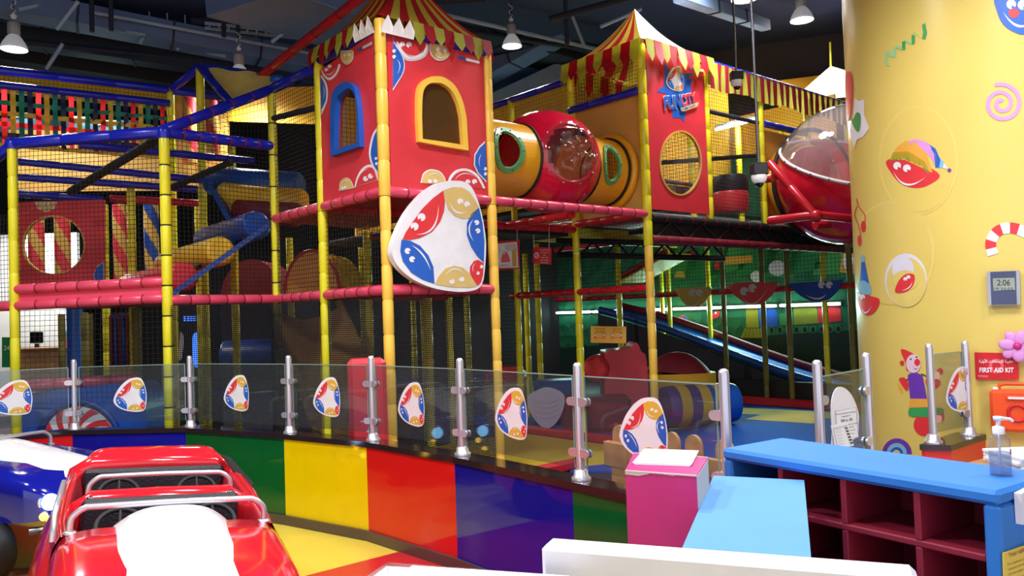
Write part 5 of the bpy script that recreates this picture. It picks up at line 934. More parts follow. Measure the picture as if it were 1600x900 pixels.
# dark red tube slide and tan spiral slide
p = at(392, 440, 10.8); b = MB('curtain_red'); b.prism([V((p.x-.42*cos(pi*i/20), p.y, 1.9+.55*sin(pi*i/20))) for i in range(21)], (0, .8, 0), True); tag(b.build('tunnel_hood'), 'dark red rounded hood behind the pink rail at the stairs foot', 'hood')
TSl = thing('slide', 'tan tube slide with a yellow hood coming down behind the near tower', 'slide', up(at(520, 640, 8.6), 0)); p = at(488, 452, 9.3)
b = MB('plastic_orange'); b.prism([p+V((-.33*cos(pi*i/20), 0, -.1+.55*sin(pi*i/20))) for i in range(21)], (.1, 1.0, 0), True); b.build('hood', TSl); b = MB('rail_red'); b.ring([p+V((-.33+.66*v/20, 0, -.1+.55*sqrt(max(0, 1-(2*v/20-1)**2)))) for v in range(21)], .02, 6); b.build('hood_rim', TSl)
b = MB('vinyl_tan'); e0, e1_ = at(478, 482, 9.2), at(548, 668, 7.95); b.surf(lambda u, v: e0+(e1_-e0)*u+V((.75*(v-.5), 0, -.12*sin(pi*v)+.12*sin(pi*u)-.25*u*(1-u))), 16, 10); b.surf(lambda u, v: e0+(e1_-e0)*u+V((.75*(v-.5), 0, -.16*sin(pi*v)-.03-.25*u*(1-u))), 10, 6); b.build('chute', TSl)
for k in (-.38, .38): b = MB('vinyl_tan'); b.ring([e0+(e1_-e0)*(i/16)+V((k, 0, .06+.12*sin(pi*i/16)-.25*(i/16)*(1-i/16))) for i in range(17)], .04, 8); b.build('side_rail', TSl)
# ---------------------------------------------------------------- far left room seen under the deck
b = MB('brick_white'); p, q = at(-60, 500, 15), at(122, 500, 15); b.prism([up(p, 0), up(q, 0), up(q, 3.4), up(p, 3.4)], (0, .1, 0)); struct('wall_lobby', b)
CN = thing('service_counter', 'light wood counter in the bright lobby at far left', 'counter', up(at(62, 560, 14), 0)); p, q = at(33, 512, 14), at(104, 512, 14)
MB('wood').box(V(((p.x+q.x)/2, 14.2, .62)), (q.x-p.x, .5, 1.24), None, .02).build('body', CN); MB('vinyl_red').box(V((p.x-.03, 14.2, .6)), (.06, .5, 1.2)).build('end_panel', CN); MB('wood_dark').box(V(((p.x+q.x)/2, 14.2, 1.26)), (q.x-p.x+.06, .56, .05), None, .01).build('top', CN)
m_ = at(57, 508, 14.1); MT = thing('monitor', 'dark monitor standing on the lobby counter', 'monitor', up(m_, 1.285)); MB('black_gloss').box(up(m_, 1.46), (.22, .04, .2), None, .008).build('screen', MT); MB('black_rubber').box(up(m_, 1.32), (.06, .05, .07), None, .005).build('stand', MT)
b = MB('turf_green'); p = at(9, 545, 13); FG = plane_fn(at(9, 545, 13), (0, -1, 0)); b.prism([FG(3, 527, 0), FG(16, 527, 0), FG(16, 574, 0), FG(3, 574, 0)], (0, .04, 0)); write(b, '24', 'print_white', lambda x, y, l: FG(x, 547-y, 1), 6, 0, 15, 7); tag(b.build('height_board'), 'green board with the number 24 at far left', 'board')
tag(MB('vinyl_blue').lathe([(.13, 0), (.13, 2.6)], up(at(118, 540, 13.4), 0), 20).build('round_post'), 'blue round post beside the lobby opening', 'post')
b = MB('turf_light'); p = at(104, 540, 14.6); b.box(up(p, .78), (.2, .05, 1.55), None, .01); b.use('print_red'); b.box(up(p, 1.3)-V((0, .03, 0)), (.16, .02, .25)); tag(b.build('display_stand'), 'narrow lobby display stand beside the blue post', 'stand')
HC = thing('hanging_bolsters', 'row of hanging red and blue punch bolsters under the deck at left', 'bolsters', up(at(188, 520, 9.6), 1.2))
for i in range(6): p = at(174+i*6.4, 510, 9.6); b = MB('vinyl_royal' if i % 2 else 'curtain_red'); b.lathe([(.01, 1.12), (.024, 1.14), (.026, 1.72), (.01, 1.76)], up(p, 0), 12); b.build('bolster', HC)
b = MB('vinyl_tan'); p, q = at(170, 540, 9.9), at(208, 540, 9.9); b.prism([up(p, .9), up(q, .9), up(q, 1.42), up(p, 1.42)], (0, .05, 0)); tag(b.build('net_panel'), 'tan panel below the hanging bolsters', 'panel')
# arcade screens in the dark behind
AR = thing('arcade_cabinet', 'dark arcade cabinet with a blue lit sign behind the black-tied pole', 'arcade machine', up(at(300, 560, 12), 0)); p = at(302, 560, 12.2); MB('dark_screen').box(up(p, .95), (.7, .5, 1.9), None, .02).build('cabinet', AR); FA = plane_fn(up(p, 1.5)-V((0, .27, 0)), (0, -1, 0)); b = MB('screen_glow')
for i in range(3): 
    for j in range(5): shape(b, 'screen_glow', [(287+j*5, 494+i*3), (290.6+j*5, 494+i*3), (290.6+j*5, 495.9+i*3), (287+j*5, 495.9+i*3)], FA, 1)
b.build('lit_sign', AR); b = MB('pillar_lilac'); shape(b, 'print_lilac', smooth_loop([(281, 522), (286, 522), (287, 536), (284, 560), (280, 560)], 3), FA, 1); shape(b, 'screen_glow', smooth_loop([(302, 522), (312, 522), (311, 545), (314, 572), (303, 572), (301, 545)], 3), FA, 1); b.build('screen', AR)
rolled(at(440, 560, 11.2), .28, 1.6, (1, .1, 0), 'vinyl_royal', 'long dark blue bolster in the dark left of the tan slide')
# blue padded arch with the peppermint wheel behind the barrier
PA = thing('padded_arch', 'blue padded arch with a red and white peppermint wheel behind the barrier glass', 'play cushion', up(at(155, 640, 8.0), 0)); FPA = plane_fn(up(at(155, 640, 8.0), 0), V((.06, -1, 0)).normalized(), .004)
b = MB('vinyl_blue'); ol = smooth_line([(34, 615), (120, 606), (190, 600), (214, 606), (228, 640), (230, 712)], 4); b.prism([FPA(x, y, 0) for x, y in ol]+[FPA(34, 716, 0)], (0, .5, 0)); b.build('block', PA)
b = MB('print_white'); cxx, cyy, rr = 125, 690, 56; b.prism([FPA(x, y, 6) for x, y in ell(cxx, cyy, rr, rr*.98, n=40)], (0, .02, 0))
for i in range(12):
    L = []; 
    for k in range(9): a = i*2*pi/12+k*.11; r = rr*(k/8); L.append((cxx+r*cos(a), cyy+r*.98*sin(a)))
    R = []
    for k in range(9): a = i*2*pi/12+k*.11+.26*1.0; r = rr*(k/8); R.append((cxx+r*cos(a), cyy+r*.98*sin(a)))
    shape(b, 'print_red', L+R[::-1][:-1], FPA, 7)
b.build('peppermint_wheel', PA)
b = MB('vinyl_royal'); b.ring([FPA(x, y, 5) for x, y in ell(cxx, cyy, rr+6, rr+6, 180, 360, 24)], .03, 8); b.build('arch_trim', PA)
rail(LF, at(36, 604, 7.9), at(218, 592, 8.3), 'rail_pink', 'tie_red', .06, .26)
# ---------------------------------------------------------------- low coloured wall with glass barrier
WP_ = [V((-5.5, 6.18, 0)), V((-3.89, 7.04, 0)), V((-2.86, 6.95, 0)), V((-1.84, 6.35, 0)), V((-1.09, 5.81, 0)), V((-.40, 5.08, 0)), V((.28, 4.22, 0)), V((.86, 3.47, 0))]
WC = ['laminate_red', 'laminate_blue', 'laminate_green', 'laminate_yellow', 'laminate_red', 'laminate_blue', 'laminate_green']
def off(i, d):
    """wall corner i moved d metres to the play side"""
    a = (WP_[i]-WP_[max(0, i-1)]) if i else WP_[1]-WP_[0]; c = (WP_[min(len(WP_)-1, i+1)]-WP_[i]) if i < len(WP_)-1 else a
    t = (a.normalized()+c.normalized()).normalized(); return WP_[i]+V((-t.y, t.x, 0))*d
LW = thing('low_wall', 'low curved wall of red, blue, green and yellow panels with a dark cap', 'wall', WP_[3])
for i in range(7):
    b = MB(WC[i]); b.prism([up(WP_[i], .07), up(WP_[i+1], .07), up(off(i+1, .11), .07), up(off(i, .11), .07)], (0, 0, .60)); o = b.build('colour_panel', LW); o['label'] = ['red', 'blue', 'green', 'yellow', 'red', 'blue', 'green'][i]+' glossy panel'
b = MB('cap_dark'); n = 8; b.add([up(off(i, d), z) for i in range(n) for d, z in ((-.015, .67), (-.015, .71), (.145, .71), (.145, .67))], [[i*4+k, (i+1)*4+k, (i+1)*4+(k+1) % 4, i*4+(k+1) % 4] for i in range(n-1) for k in range(4)]+[[0, 1, 2, 3], [28, 29, 30, 31]]); b.build('cap', LW)
b = MB('kick_brown'); b.add([up(off(i, d), z) for i in range(n) for d, z in ((-.02, 0), (-.02, .075), (.1, .075), (.1, 0))], [[i*4+k, (i+1)*4+k, (i+1)*4+(k+1) % 4, i*4+(k+1) % 4] for i in range(n-1) for k in range(4)]+[[0, 1, 2, 3], [28, 29, 30, 31]]); b.build('kickboard', LW)
# steel posts with glass clamps
def steel_post(p, z0, z1, dirs, label, grp='steel barrier posts', zs=(.85, 1.12), r=.023):
    t = thing('barrier_stanchion', label, 'post', up(p, z0), group=grp)
    b = MB('steel'); b.lathe([(r, .03), (r, z1-z0-.025), (r*.9, z1-z0-.008), (r*.5, z1-z0), (.001, z1-z0+.001)], up(p, z0), 20); b.build('shaft', t)
    b = MB('steel'); b.lathe([(.052, 0), (.052, .012), (.04, .022), (.036, .05), (.028, .055)], up(p, z0), 20); b.build('base_flange', t)
    for d in dirs:
        for z in zs:
            k = V(d).normalized(); n = V((-k.y, k.x, 0)); b = MB('steel')
            ol = [k*(.02+.0), k*.055]+[k*(.055+.022*sin(a))+Z*(.022*cos(a)) for a in (.4, .9, pi/2, pi-.9, pi-.4)]; pts = [k*.015+Z*.022, k*.055+Z*.022]+[k*(.055+.022*sin(a))+Z*(.022*cos(a)) for a in (.4, .8, 1.2, pi/2, 1.94, 2.34, 2.74)]+[k*.055-Z*.022, k*.015-Z*.022]
            for sg in (-1, 1): b.prism([up(p, z)+q+n*(.006*sg) for q in pts], n*(.012*sg))
            b.build('glass_clamp', t)
    return t
PT = [off(i, .065) for i in range(8)]
nm = [None, 'steel post at the red and blue wall joint, behind the ride cars', 'steel post at the blue and green wall joint', 'steel post at the green and yellow wall joint', 'steel post at the yellow and red wall joint before the red pad', 'steel post at the red and dark blue wall joint', 'thick steel post at the blue and dark green wall joint', 'nearest steel post, beside the pink box']
for i in range(1, 8):
    ds = [PT[i-1]-PT[i]]+([PT[i+1]-PT[i]] if i < 7 else [])
    steel_post(PT[i], .71 if i < 7 else .0, 1.325, ds, nm[i])
dec = [(18, 622), (203, 617), (369, 614), (510, 620), (642, 631), (798, 645), (1004, 670)]
gl = ['glass pane at the far left edge with a petal sticker', 'glass pane with a petal sticker before the peppermint wheel', 'glass pane with a petal sticker above the green wall panel', 'glass pane with a petal sticker above the yellow wall panel', 'glass pane with a petal sticker right of the red pad', 'glass pane with a petal sticker and a clear mask sticker', 'glass pane with a petal sticker before the wooden picket fence']
def pane(a, c, z0, z1, label, grp, gap=.045, sticker=None, h=.30, hang=True):
    d = (c-a); L = d.length; d.normalize(); n = V((d.y, -d.x, 0)); 
    if n.dot(EYEP-a) < 0: n = -n
    t = thing('glass_pane', label, 'glass', up((a+c)/2, z0), group=grp)
    a2, c2 = a+d*gap, c-d*gap
    MB('pane').prism([up(a2, z0), up(c2, z0), up(c2, z1), up(a2, z1)], -n*.008).build('sheet', t)
    b = MB('pane_edge'); m = -n*.004
    for p, q in ((up(a2, z1), up(c2, z1)), (up(a2, z0), up(a2, z1)), (up(c2, z0), up(c2, z1))): b.box((p+q)/2+m, ((q-p).length, .009, .006), ((q-p).normalized(), n, (q-p).normalized().cross(n)))
    b.build('polished_edge', t)
    if sticker:
        s = on(*sticker, up(a, 1)+n*.003, n); b = MB(); ax = d if d.x > 0 else -d; emblem(b, emb_on(s, ax, Z, n, h, .0008), yel='sticker_yellow'); b.build('petal_sticker', t)
    return t
for i in range(7):
    t = pane(PT[i], PT[i+1], .765, 1.255, gl[i], 'glass barrier panes', sticker=dec[i], h=.30 if i < 6 else .31)
    if i == 5:
        d = (PT[6]-PT[5]).normalized(); n = V((d.y, -d.x, 0)); n = n if n.dot(EYEP-PT[5]) > 0 else -n; f = lambda x, y, l=1: on(x, y, up(PT[5], 1)+n*.004, n)+n*(.001*l)
        b = MB('mask_clear'); ol = smooth_loop([(824, 627), (827, 617), (837, 611), (852, 605), (868, 608), (881, 617), (882, 632), (876, 650), (866, 664), (855, 669), (843, 664), (830, 646)], 3); b.prism([f(x, y) for x, y in ol], -n*.002)
        for k in range(4): b.prism([f(x, y, 2) for x, y in crescent((834, 624+k*8), (854, 630+k*8), (874, 622+k*8), .8)], -n*.001)
        b.build('mask_sticker', t)
# ---------------------------------------------------------------- padded post guard and picket fence behind the glass
p = at(574, 620, 6.42); b = MB('vinyl_red'); b.box(up(p, .64), (.3, .22, 1.28), (V((.97, .24, 0)).normalized(), V((-.24, .97, 0)).normalized(), Z), .035); tag(b.build('padded_guard'), 'tall red padded guard at the foot of the near tower corner', 'pad')
FN = thing('picket_fence', 'low wooden fence with round-topped pickets behind the nearest glass pane', 'fence', up(at(1045, 700, 4.75), .02))
fa, fb = atz(950, 690, .80), atz(1150, 722, .80); fd = (fb-fa).normalized(); fnn = V((fd.y, -fd.x, 0))
b = MB('wood'); b.box((fa+fb)/2-Z*.05, ((fb-fa).length, .03, .10), (fd, fnn, Z), .006); b.build('rail', FN); b = MB('wood'); b.box(fa-Z*.07+fd*.08, (.2, .05, .15), (fd, fnn, Z), .006); b.build('end_board', FN)
b = MB('wood'); b.box(fa+fd*.1-Z*.45, (.12, .045, .68), (fd, fnn, Z), .006); b.build('leg', FN)
for x in (967, 1048, 1082, 1130):
    c = on(x, 690, fa-fnn*.04, fnn); w = .055; zt = .86
    b = MB('wood'); b.prism([up(c, .1)-fd*w, up(c, .1)+fd*w]+[up(c, zt-.02)+fd*(w*cos(a))+Z*(w*1.1*sin(a)) for a in [pi*k/12 for k in range(13)]], fnn*-.022); b.build('picket', FN)
# ---------------------------------------------------------------- entrance: gate glass, stub wall
g0, g1 = V((1.475, 3.92, 0)), V((1.90, 4.34, 0))
steel_post(g0, 0, 1.32, [g1-g0], 'steel gate post left of the oval notice'); steel_post(g1, 0, 1.32, [g0-g1], 'steel gate post right of the oval notice, before the column')
GT = pane(g0, g1, .3, 1.235, 'glass gate pane carrying the oval notice', 'glass gate panes')
d = (g1-g0).normalized(); n = V((d.y, -d.x, 0)); n = n if n.dot(EYEP-g0) > 0 else -n; f = lambda x, y, l=1: on(x, y, up(g0, 1)+n*.006, n)+n*(.0015*l)
b = MB('white_gloss'); b.prism([f(x, y) for x, y in smooth_loop([(1310, 604.5), (1322, 608), (1333, 622), (1341, 645), (1341, 662), (1337, 684), (1302, 700), (1300, 672), (1298, 636), (1302, 614)], 3)], -n*.003)
shape(b, 'paper', [(1303, 641), (1337, 634), (1341, 683), (1306, 692)], f, 2); 
for q4 in ribbon([(1304, 642.5), (1336.5, 636), (1340, 682.5), (1308, 690), (1304, 642.5)], .45): shape(b, 'print_black', q4, f, 3)
wr = lambda s_, x0, y0, x1, h: write(b, s_, 'print_black', lambda x, y, l: f(x0+x, y0-y, 3), 0, 0, x1-x0, h, 1, .01, radians(9))
wr('We have reduced the attraction', 1305, 648.5, 1336, 2.0); wr('capacity to', 1314, 651.8, 1328, 2.0); wr('50% to 105', 1313, 659.5, 1331, 4.0); wr('guests in line with mandated', 1323, 664, 1338, 1.8); wr('social distancing', 1324, 668.4, 1333, 1.8); wr('for your support', 1324, 673.4, 1336, 1.6); wr('Thank you', 1326, 678.6, 1334, 1.6)
b.build('oval_notice', GT)
b = MB('paper'); b.prism([f(x, y, 4) for x, y in ((1296, 664.5), (1321.5, 660), (1332, 696), (1303, 702))], n*.002); fq = lambda x, y, l=1: f(x, y, 6+l)
for q4 in ribbon([(1299, 669.5), (1321, 665)], .5)+ribbon([(1299, 669.5), (1306, 700)], .4): shape(b, 'print_black', q4, fq, 1)
for i in range(6): shape(b, 'print_black', [(1317+i*1.6, 668+i*4.6), (1321+i*1.7, 667.3+i*4.6), (1321.6+i*1.7, 669.5+i*4.6), (1317.6+i*1.6, 670.2+i*4.6)], fq, 1); shape(b, 'print_grey', [(1302+i, 671+i*4.6), (1311+i, 669.3+i*4.6), (1311.2+i, 670+i*4.6), (1302.2+i, 671.7+i*4.6)], fq, 1)
b.build('taped_sheet', GT)
SW_ = thing('stub_wall', 'short orange-red wall stub with a dark cap against the yellow column', 'wall', V((2.75, 5.1, 0)))
ft = [V((2.49, 4.97, 0)), V((2.645, 4.915, 0)), V((3.05, 5.25, 0)), V((2.92, 5.36, 0))]
MB('laminate_red').prism([up(p, .07) for p in ft], Z*.6).build('body', SW_); cc = sum(ft, V())/4; MB('cap_dark').prism([up(cc+(p-cc)*1.05, .67) for p in ft], Z*.035).build('cap', SW_); MB('kick_brown').prism([up(cc+(p-cc)*1.03, 0) for p in ft], Z*.07).build('kickboard', SW_)
s0, s1 = atz(1459, 692, .705), atz(1515, 680, .705); s0.z = s1.z = 0
steel_post(s0, .705, 1.32, [s1-s0], 'front steel post on the stub wall'); steel_post(s1, .705, 1.32, [s0-s1], 'rear steel post on the stub wall beside the first aid sign')
pane(s0, s1, .765, 1.25, 'narrow glass pane with a petal sticker on the stub wall', 'glass barrier panes', .04, (1497, 609), .29)
# ---------------------------------------------------------------- blue shoe rack
CZ = 1.04; k0, k1 = atz(1127, 700, CZ), atz(1560, 768, CZ); kd = (k1-k0); KL = kd.length; kd.normalize(); kn = V((-kd.y, kd.x, 0)); kn = kn if kn.y > 0 else -kn; KD_ = .37
SR = thing('shoe_rack', 'long blue padded shoe rack with dark red pigeonholes', 'shoe rack', up(k0+kd*KL/2, 0)); AX = (kd, kn, Z)
def kb(u0, u1, v0, v1, z0, z1, m, nm_, ch=.008): MB(m).box(k0-Z*CZ+kd*((u0+u1)/2)+kn*((v0+v1)/2)+Z*((z0+z1)/2), (u1-u0, v1-v0, z1-z0), AX, ch).build(nm_, SR)
kb(0, KL, 0, KD_, CZ-.045, CZ, 'foam_blue', 'top', .012); kb(0, .045, .005, KD_, 0, CZ-.045, 'foam_blue', 'end_panel'); kb(KL-.05, KL, .005, KD_, 0, CZ-.045, 'foam_blue', 'end_panel'); kb(.045, KL-.05, KD_-.03, KD_, .02, CZ-.045, 'cubby_red', 'back_panel')
KF = lambda x, y: (on(x, y, k0, kn)-k0).dot(kd)
sh = (.845, .65, .455, .26, .04)
for z in sh: kb(.045, KL-.05, .012, KD_-.03, z-.022, z, 'cubby_red', 'shelf', .004)
us = [KF(x, 760) for x in (1216, 1313, 1427)]; us = [us[0]-(us[1]-us[0])*.98]+us
for u in us:
    if .08 < u < KL-.1:
        for a, c in zip((CZ-.045,)+sh[:-1], sh): kb(u-.011, u+.011, .012, KD_-.03, c, a-(.022 if a < .9 else 0), 'cubby_red', 'divider', .003)
en = kd; fE = lambda x, y, l=1: on(x, y, k1+kd*.002, kd)+kd*(.0015*l)
HD = thing('document_holder', 'white acrylic document holder on the end of the shoe rack', 'holder', fE(1594, 795)); b = MB('white_gloss'); b.prism([fE(x, y, 0) for x, y in ((1584, 770), (1612, 756), (1614, 808), (1587, 818))], kd*.02); b.build('frame', HD); b = MB('paper'); b.prism([fE(x, y, 15) for x, y in ((1588, 772), (1610, 762), (1611, 804), (1590, 812))], kd*.002); b.build('sheet', HD)
b = MB('sign_yellow_light'); b.prism([fE(x, y, 0) for x, y in ((1566, 864), (1625, 842), (1630, 950), (1570, 975))], kd*.004)
wq = lambda s_, x0, y0, x1, h: write(b, s_, 'wood_dark', lambda x, y, l: fE(x0+x, y0-y-.37*x, 4), 0, 0, x1-x0, h, 1, .008)
wq('Your safety', 1573, 870.5, 1603, 7); wq('To maintain social', 1571, 884, 1606, 3.6); wq('distance we ask that', 1573, 891, 1606, 3.6); wq('all our play areas', 1573, 899, 1606, 3.6); wq('are kept clean', 1575, 908, 1606, 3.6)
tag(b.build('safety_notice'), 'yellow safety notice on the end of the shoe rack', 'sign')
# hand sanitiser bottle
sp0 = atz(1564, 742, CZ); SB_ = thing('sanitiser_bottle', 'clear pump bottle of hand gel on the blue shoe rack', 'bottle', sp0)
q = on(1564, 650, sp0, V((0, -1, 0))).z-CZ; k = q/.20
def lz(pr): return [(r*k, z*k) for r, z in pr]
MB('bottle_clear').lathe(lz([(.030, .0), (.034, .004), (.034, .105), (.031, .122), (.02, .135), (.014, .14), (.014, .15)]), sp0, 28).build('bottle', SB_)
MB('gel_clear').lathe(lz([(.029, .005), (.0318, .008), (.0318, .078), (.0, .079)]), sp0, 28).build('gel', SB_)
b = MB('white_gloss'); b.lathe(lz([(.019, .14), (.019, .163), (.012, .166), (.007, .168), (.007, .185), (.015, .186), (.015, .199), (.004, .2)]), sp0, 20); b.tube(sp0+Z*.194*k, sp0+V((.036, -.01, .190))*k, .006*k, 8, .005*k); b.tube(sp0+V((.036, -.01, .190))*k, sp0+V((.043, -.012, .182))*k, .005*k, 8); b.build('pump', SB_)
b = MB('camera_white'); b.tube(sp0+Z*.01*k, sp0+Z*.14*k, .004*k, 8); b.build('dip_tube', SB_)
b = MB('print_red'); b.surf(lambda u, v: sp0+V((.0345*k*cos(-.9+.9*u), .0345*k*sin(-.9+.9*u), (.07+.018*v)*k)), 8, 1); b.use('camera_white'); b.surf(lambda u, v: sp0+V((.0344*k*cos(-1.0+1.2*u), .0344*k*sin(-1.0+1.2*u), (.035+.07*v)*k)), 8, 1) if False else None; b.build('label', SB_)
# papers on a white side cabinet
pp = atz(1610, 726, 1.05); SC = thing('side_cabinet', 'white side cabinet behind the pump bottle at the right edge', 'cabinet', up(pp, 0)+V((.12, .1, 0))); cb = up(pp, 0)+V((.14, .14, 0)); b = MB('white_gloss'); b.box(cb+Z*.5, (.36, .3, 1.0), (kd, kn, Z), .008); b.build('body', SC); b = MB('wood_dark'); b.box(cb+Z*1.01, (.38, .32, .02), (kd, kn, Z), .004); b.build('top', SC)
b = MB('paper'); 
for i in range(5): a = .06*sin(i*2.1); b.box(cb+Z*(1.023+.009*i)+V((.004*sin(i*3), 0, 0)), (.30, .21, .008), (V((cos(a), sin(a), 0)), V((-sin(a), cos(a), 0)), Z))
tag(b.build('paper_stack'), 'stack of white paper behind the pump bottle', 'paper')
# ---------------------------------------------------------------- pale blue bench top, pink box, white half wall, brochures
LZ = .97; q = [atz(1115, 743, LZ), atz(1256.5, 750, LZ), atz(1270, 900, LZ), atz(1052, 888, LZ)]
b = MB('foam_sky'); c = sum(q, V())/4; b.prism(q, -Z*.06); b.prism([c+(p-c)*.97-Z*.06 for p in q], -Z*.91); tag(b.build('padded_bench'), 'pale blue padded ledge in front of the shoe rack', 'counter')
PZ = 1.075; pk = [atz(977, 735, PZ), atz(1088, 743, PZ)]; qk = [pk[0], pk[1], atz(1106, 715, PZ), atz(990, 708, PZ)]; pd = (pk[1]-pk[0]); PLn = pd.length; pd.normalize(); pn_ = V((-pd.y, pd.x, 0)); pc = pk[0]+pd*PLn/2+pn_*.16; PB_ = thing('ballot_box', 'tall bright pink box with a chipped top edge beside the pale blue ledge', 'box', up(pc, 0))
b = MB('pink_board'); b.prism([up(p, PZ) for p in qk], (0, 0, -PZ)); b.build('body', PB_)
b = MB('board_edge'); e = pk[0]-pn_*.001; 
b.prism([e+pd*.0-Z*.012, e+pd*.045-Z*.014, e+pd*.08-Z*.006, e+pd*.085, e], -pn_*.001); b.prism([e+pd*(PLn*.55)-Z*.004, e+pd*(PLn*.7)-Z*.006, e+pd*(PLn*.72), e+pd*(PLn*.54)], -pn_*.001); b.box(pk[0]+pd*PLn/2-Z*.001, (PLn, .006, .004), (pd, pn_, Z)); b.box((qk[2]+qk[3])/2, ((qk[2]-qk[3]).length, .006, .004), ((qk[2]-qk[3]).normalized(), pn_, Z)); eq = (qk[2]-pk[1]).normalized(); ex = V((eq.y, -eq.x, 0)); b.box((pk[1]+qk[2])/2-Z*.2+ex*.0005, ((qk[2]-pk[1]).length-.01, .002, .39), (eq, ex, Z)); b.build('bare_board', PB_)
b = MB('white_gloss')
f = lambda x, y, z: atz(x, y, z)
for i in range(4): z = PZ+.001+.0015*i; b.prism([f(991-i, 726-i, z), f(1078+i, 729-i, z), f(1089+i, 706-i*.6, z), f(1004+i, 704-i, z)], Z*.0008)
tag(b.build('paper_sheets'), 'loose white sheets lying on top of the pink box', 'paper')
HZ = 1.04; h0, h1 = atz(852, 845, HZ), atz(1432, 889, HZ); hd = (h1-h0); HL = hd.length; hd.normalize(); hn = V((-hd.y, hd.x, 0)); b = MB('white_gloss'); b.box(up((h0+h1)/2, HZ/2), (HL, .075, HZ), (hd, hn, Z), .012); tag(b.build('half_wall'), 'white half-height partition end in the bottom foreground', 'partition')
TZ_ = .935; t0, t1 = atz(590, 905, .93), atz(880, 925, .93); TB = thing('display_table', 'white display table just below the bottom edge', 'table', up((t0+t1)/2, 0)); td = (t1-t0).normalized(); tn = V((-td.y, td.x, 0)); tc = (t0+t1)/2-tn*.06-td*.04
MB('white_gloss').box(up(tc, .915), ((t1-t0).length-.02, .34, .03), (td, tn, Z), .006).build('tabletop', TB)
for sx in (-1, 1):
    for sy in (-1, 1): MB('steel').tube(up(tc, 0)+td*(sx*.16)+tn*(sy*.14), up(tc, .9)+td*(sx*.16)+tn*(sy*.14), .018, 10).build('leg', TB)
BR_ = thing('brochure_tray', 'clear tray of white brochures at the bottom edge left of the half wall', 'brochures', up(tc, .93)); u0, u1 = atz(606, 880, .985), atz(862, 899, .985); ud = (u1-u0).normalized(); un = V((-ud.y, ud.x, 0)); uc = (u0+u1)/2-un*.105
b = MB('paper')
for i in range(6): a = .03*sin(i*1.7); x_ = ud*cos(a)+un*sin(a); b.box(up(uc, .945+.008*i)+ud*(.012*i*(i > 3)), ((u1-u0).length-.03, .20, .005), (x_, V((-x_.y, x_.x, 0)), Z))
b.use('print_shine'); b.box(up(uc, .9785)-ud*.05, ((u1-u0).length*.5, .05, .001), (ud, un, Z)); b.build('brochures', BR_)
b = MB('bottle_clear')
for sx in (-1, 1): b.box(up(uc, .962)+ud*(sx*(u1-u0).length/2), (.004, .21, .05), (ud, un, Z))
b.box(up(uc, .962)+un*.104, ((u1-u0).length, .004, .05), (ud, un, Z)); b.build('tray', BR_)
# ---------------------------------------------------------------- things on the yellow column
def tang(x, y): p = onpil(x, y); r = p-PC; r.z = 0; r.normalize(); return p, r, V((-r.y, r.x, 0))
p, r, tx = tang(1568, 450); tx = tx if tx.x > 0 else -tx; o = p+r*.012; f = lambda x, y, l=0: on(x, y, o, r)+r*(.001*l)
CK = thing('wall_clock', 'square silver digital clock on the yellow column', 'clock', p)
b = MB('clock_silver'); b.prism([f(x, y) for x, y in ((1542, 425), (1593.5, 422.5), (1595, 476), (1545, 477.5))], r*.025); b.build('frame', CK)
b = MB('clock_face'); b.prism([f(x, y, 25) for x, y in ((1548, 425), (1588, 423.5), (1589.5, 475.5), (1550, 476.5))], r*.003); b.build('face', CK)
b = MB('lcd'); b.prism([f(x, y, 29) for x, y in ((1552, 435), (1586, 434), (1587, 453), (1553, 454.5))], r*.001); write(b, '2:06', 'print_black', lambda x, y, l: f(1559+x, 446-y, 31), 0, 0, 20, 9); write(b, '19 22:05', 'clock_face', lambda x, y, l: f(1554+x, 453.5-y, 31), 0, 0, 30, 4); b.build('display', CK)
p, r, _ = tang(1557, 572); o = p+r*.014; f = lambda x, y, l=0: on(x, y, o, r)+r*(.001*l)
b = MB('sign_red'); b.prism([f(x, y) for x, y in ((1522.5, 550.5), (1591, 552), (1592, 592.5), (1524.5, 593))], r*.004)
for m, e in (('print_shine', (1557, 572, 11.5, 11.5)), ('sign_red', (1557, 572, 7, 7))): shape(b, m, ell(*e), lambda x, y, l: f(x, y, l), 5 if m == 'print_shine' else 6)
write(b, 'FIRST AID KIT', 'print_white', lambda x, y, l: f(1531+x, 581.5-y, 8), 0, 0, 53, 7, 1, .03)
AR_ = ''.join(reversed('\ufea3\ufed8\ufef4\ufe92\ufe94 \ufe8d\ufef9\ufeb3\ufecc\ufe8e\ufed3\ufe8e\ufe95 \ufe8d\ufef7\ufeed\ufedf\ufef4\ufe94')); write(b, AR_, 'print_white', lambda x, y, l: f(1530+x, 566.5-y, 8), 0, 0, 53, 4.5, 1, .012)
shape(b, 'print_shine', [(1527, 587), (1530, 585.5), (1544, 586.5), (1544, 589.5), (1530, 589.5)], lambda x, y, l: f(x, y, 5), 1)
tag(b.build('first_aid_sign'), 'red FIRST AID KIT sign on the yellow column', 'sign')
p, r, tx = tang(1582, 640); tx = tx if tx.x > 0 else -tx; FAo = p+r*.02; f = lambda x, y: on(x, y, FAo, r)
FK = thing('first_aid_case', 'orange-red first aid case hung on the yellow column', 'case', f(1582, 676)); c0, c1 = f(1549, 640), f(1618, 640); cc = (c0+c1)/2; ch_ = (f(1580, 608)-f(1580, 675)).length; cw = (c1-c0).length
b = MB('first_aid'); b.box(cc+r*.045-Z*0, (cw, .09, ch_*.97), (tx, r, Z), .02); b.build('shell', FK)
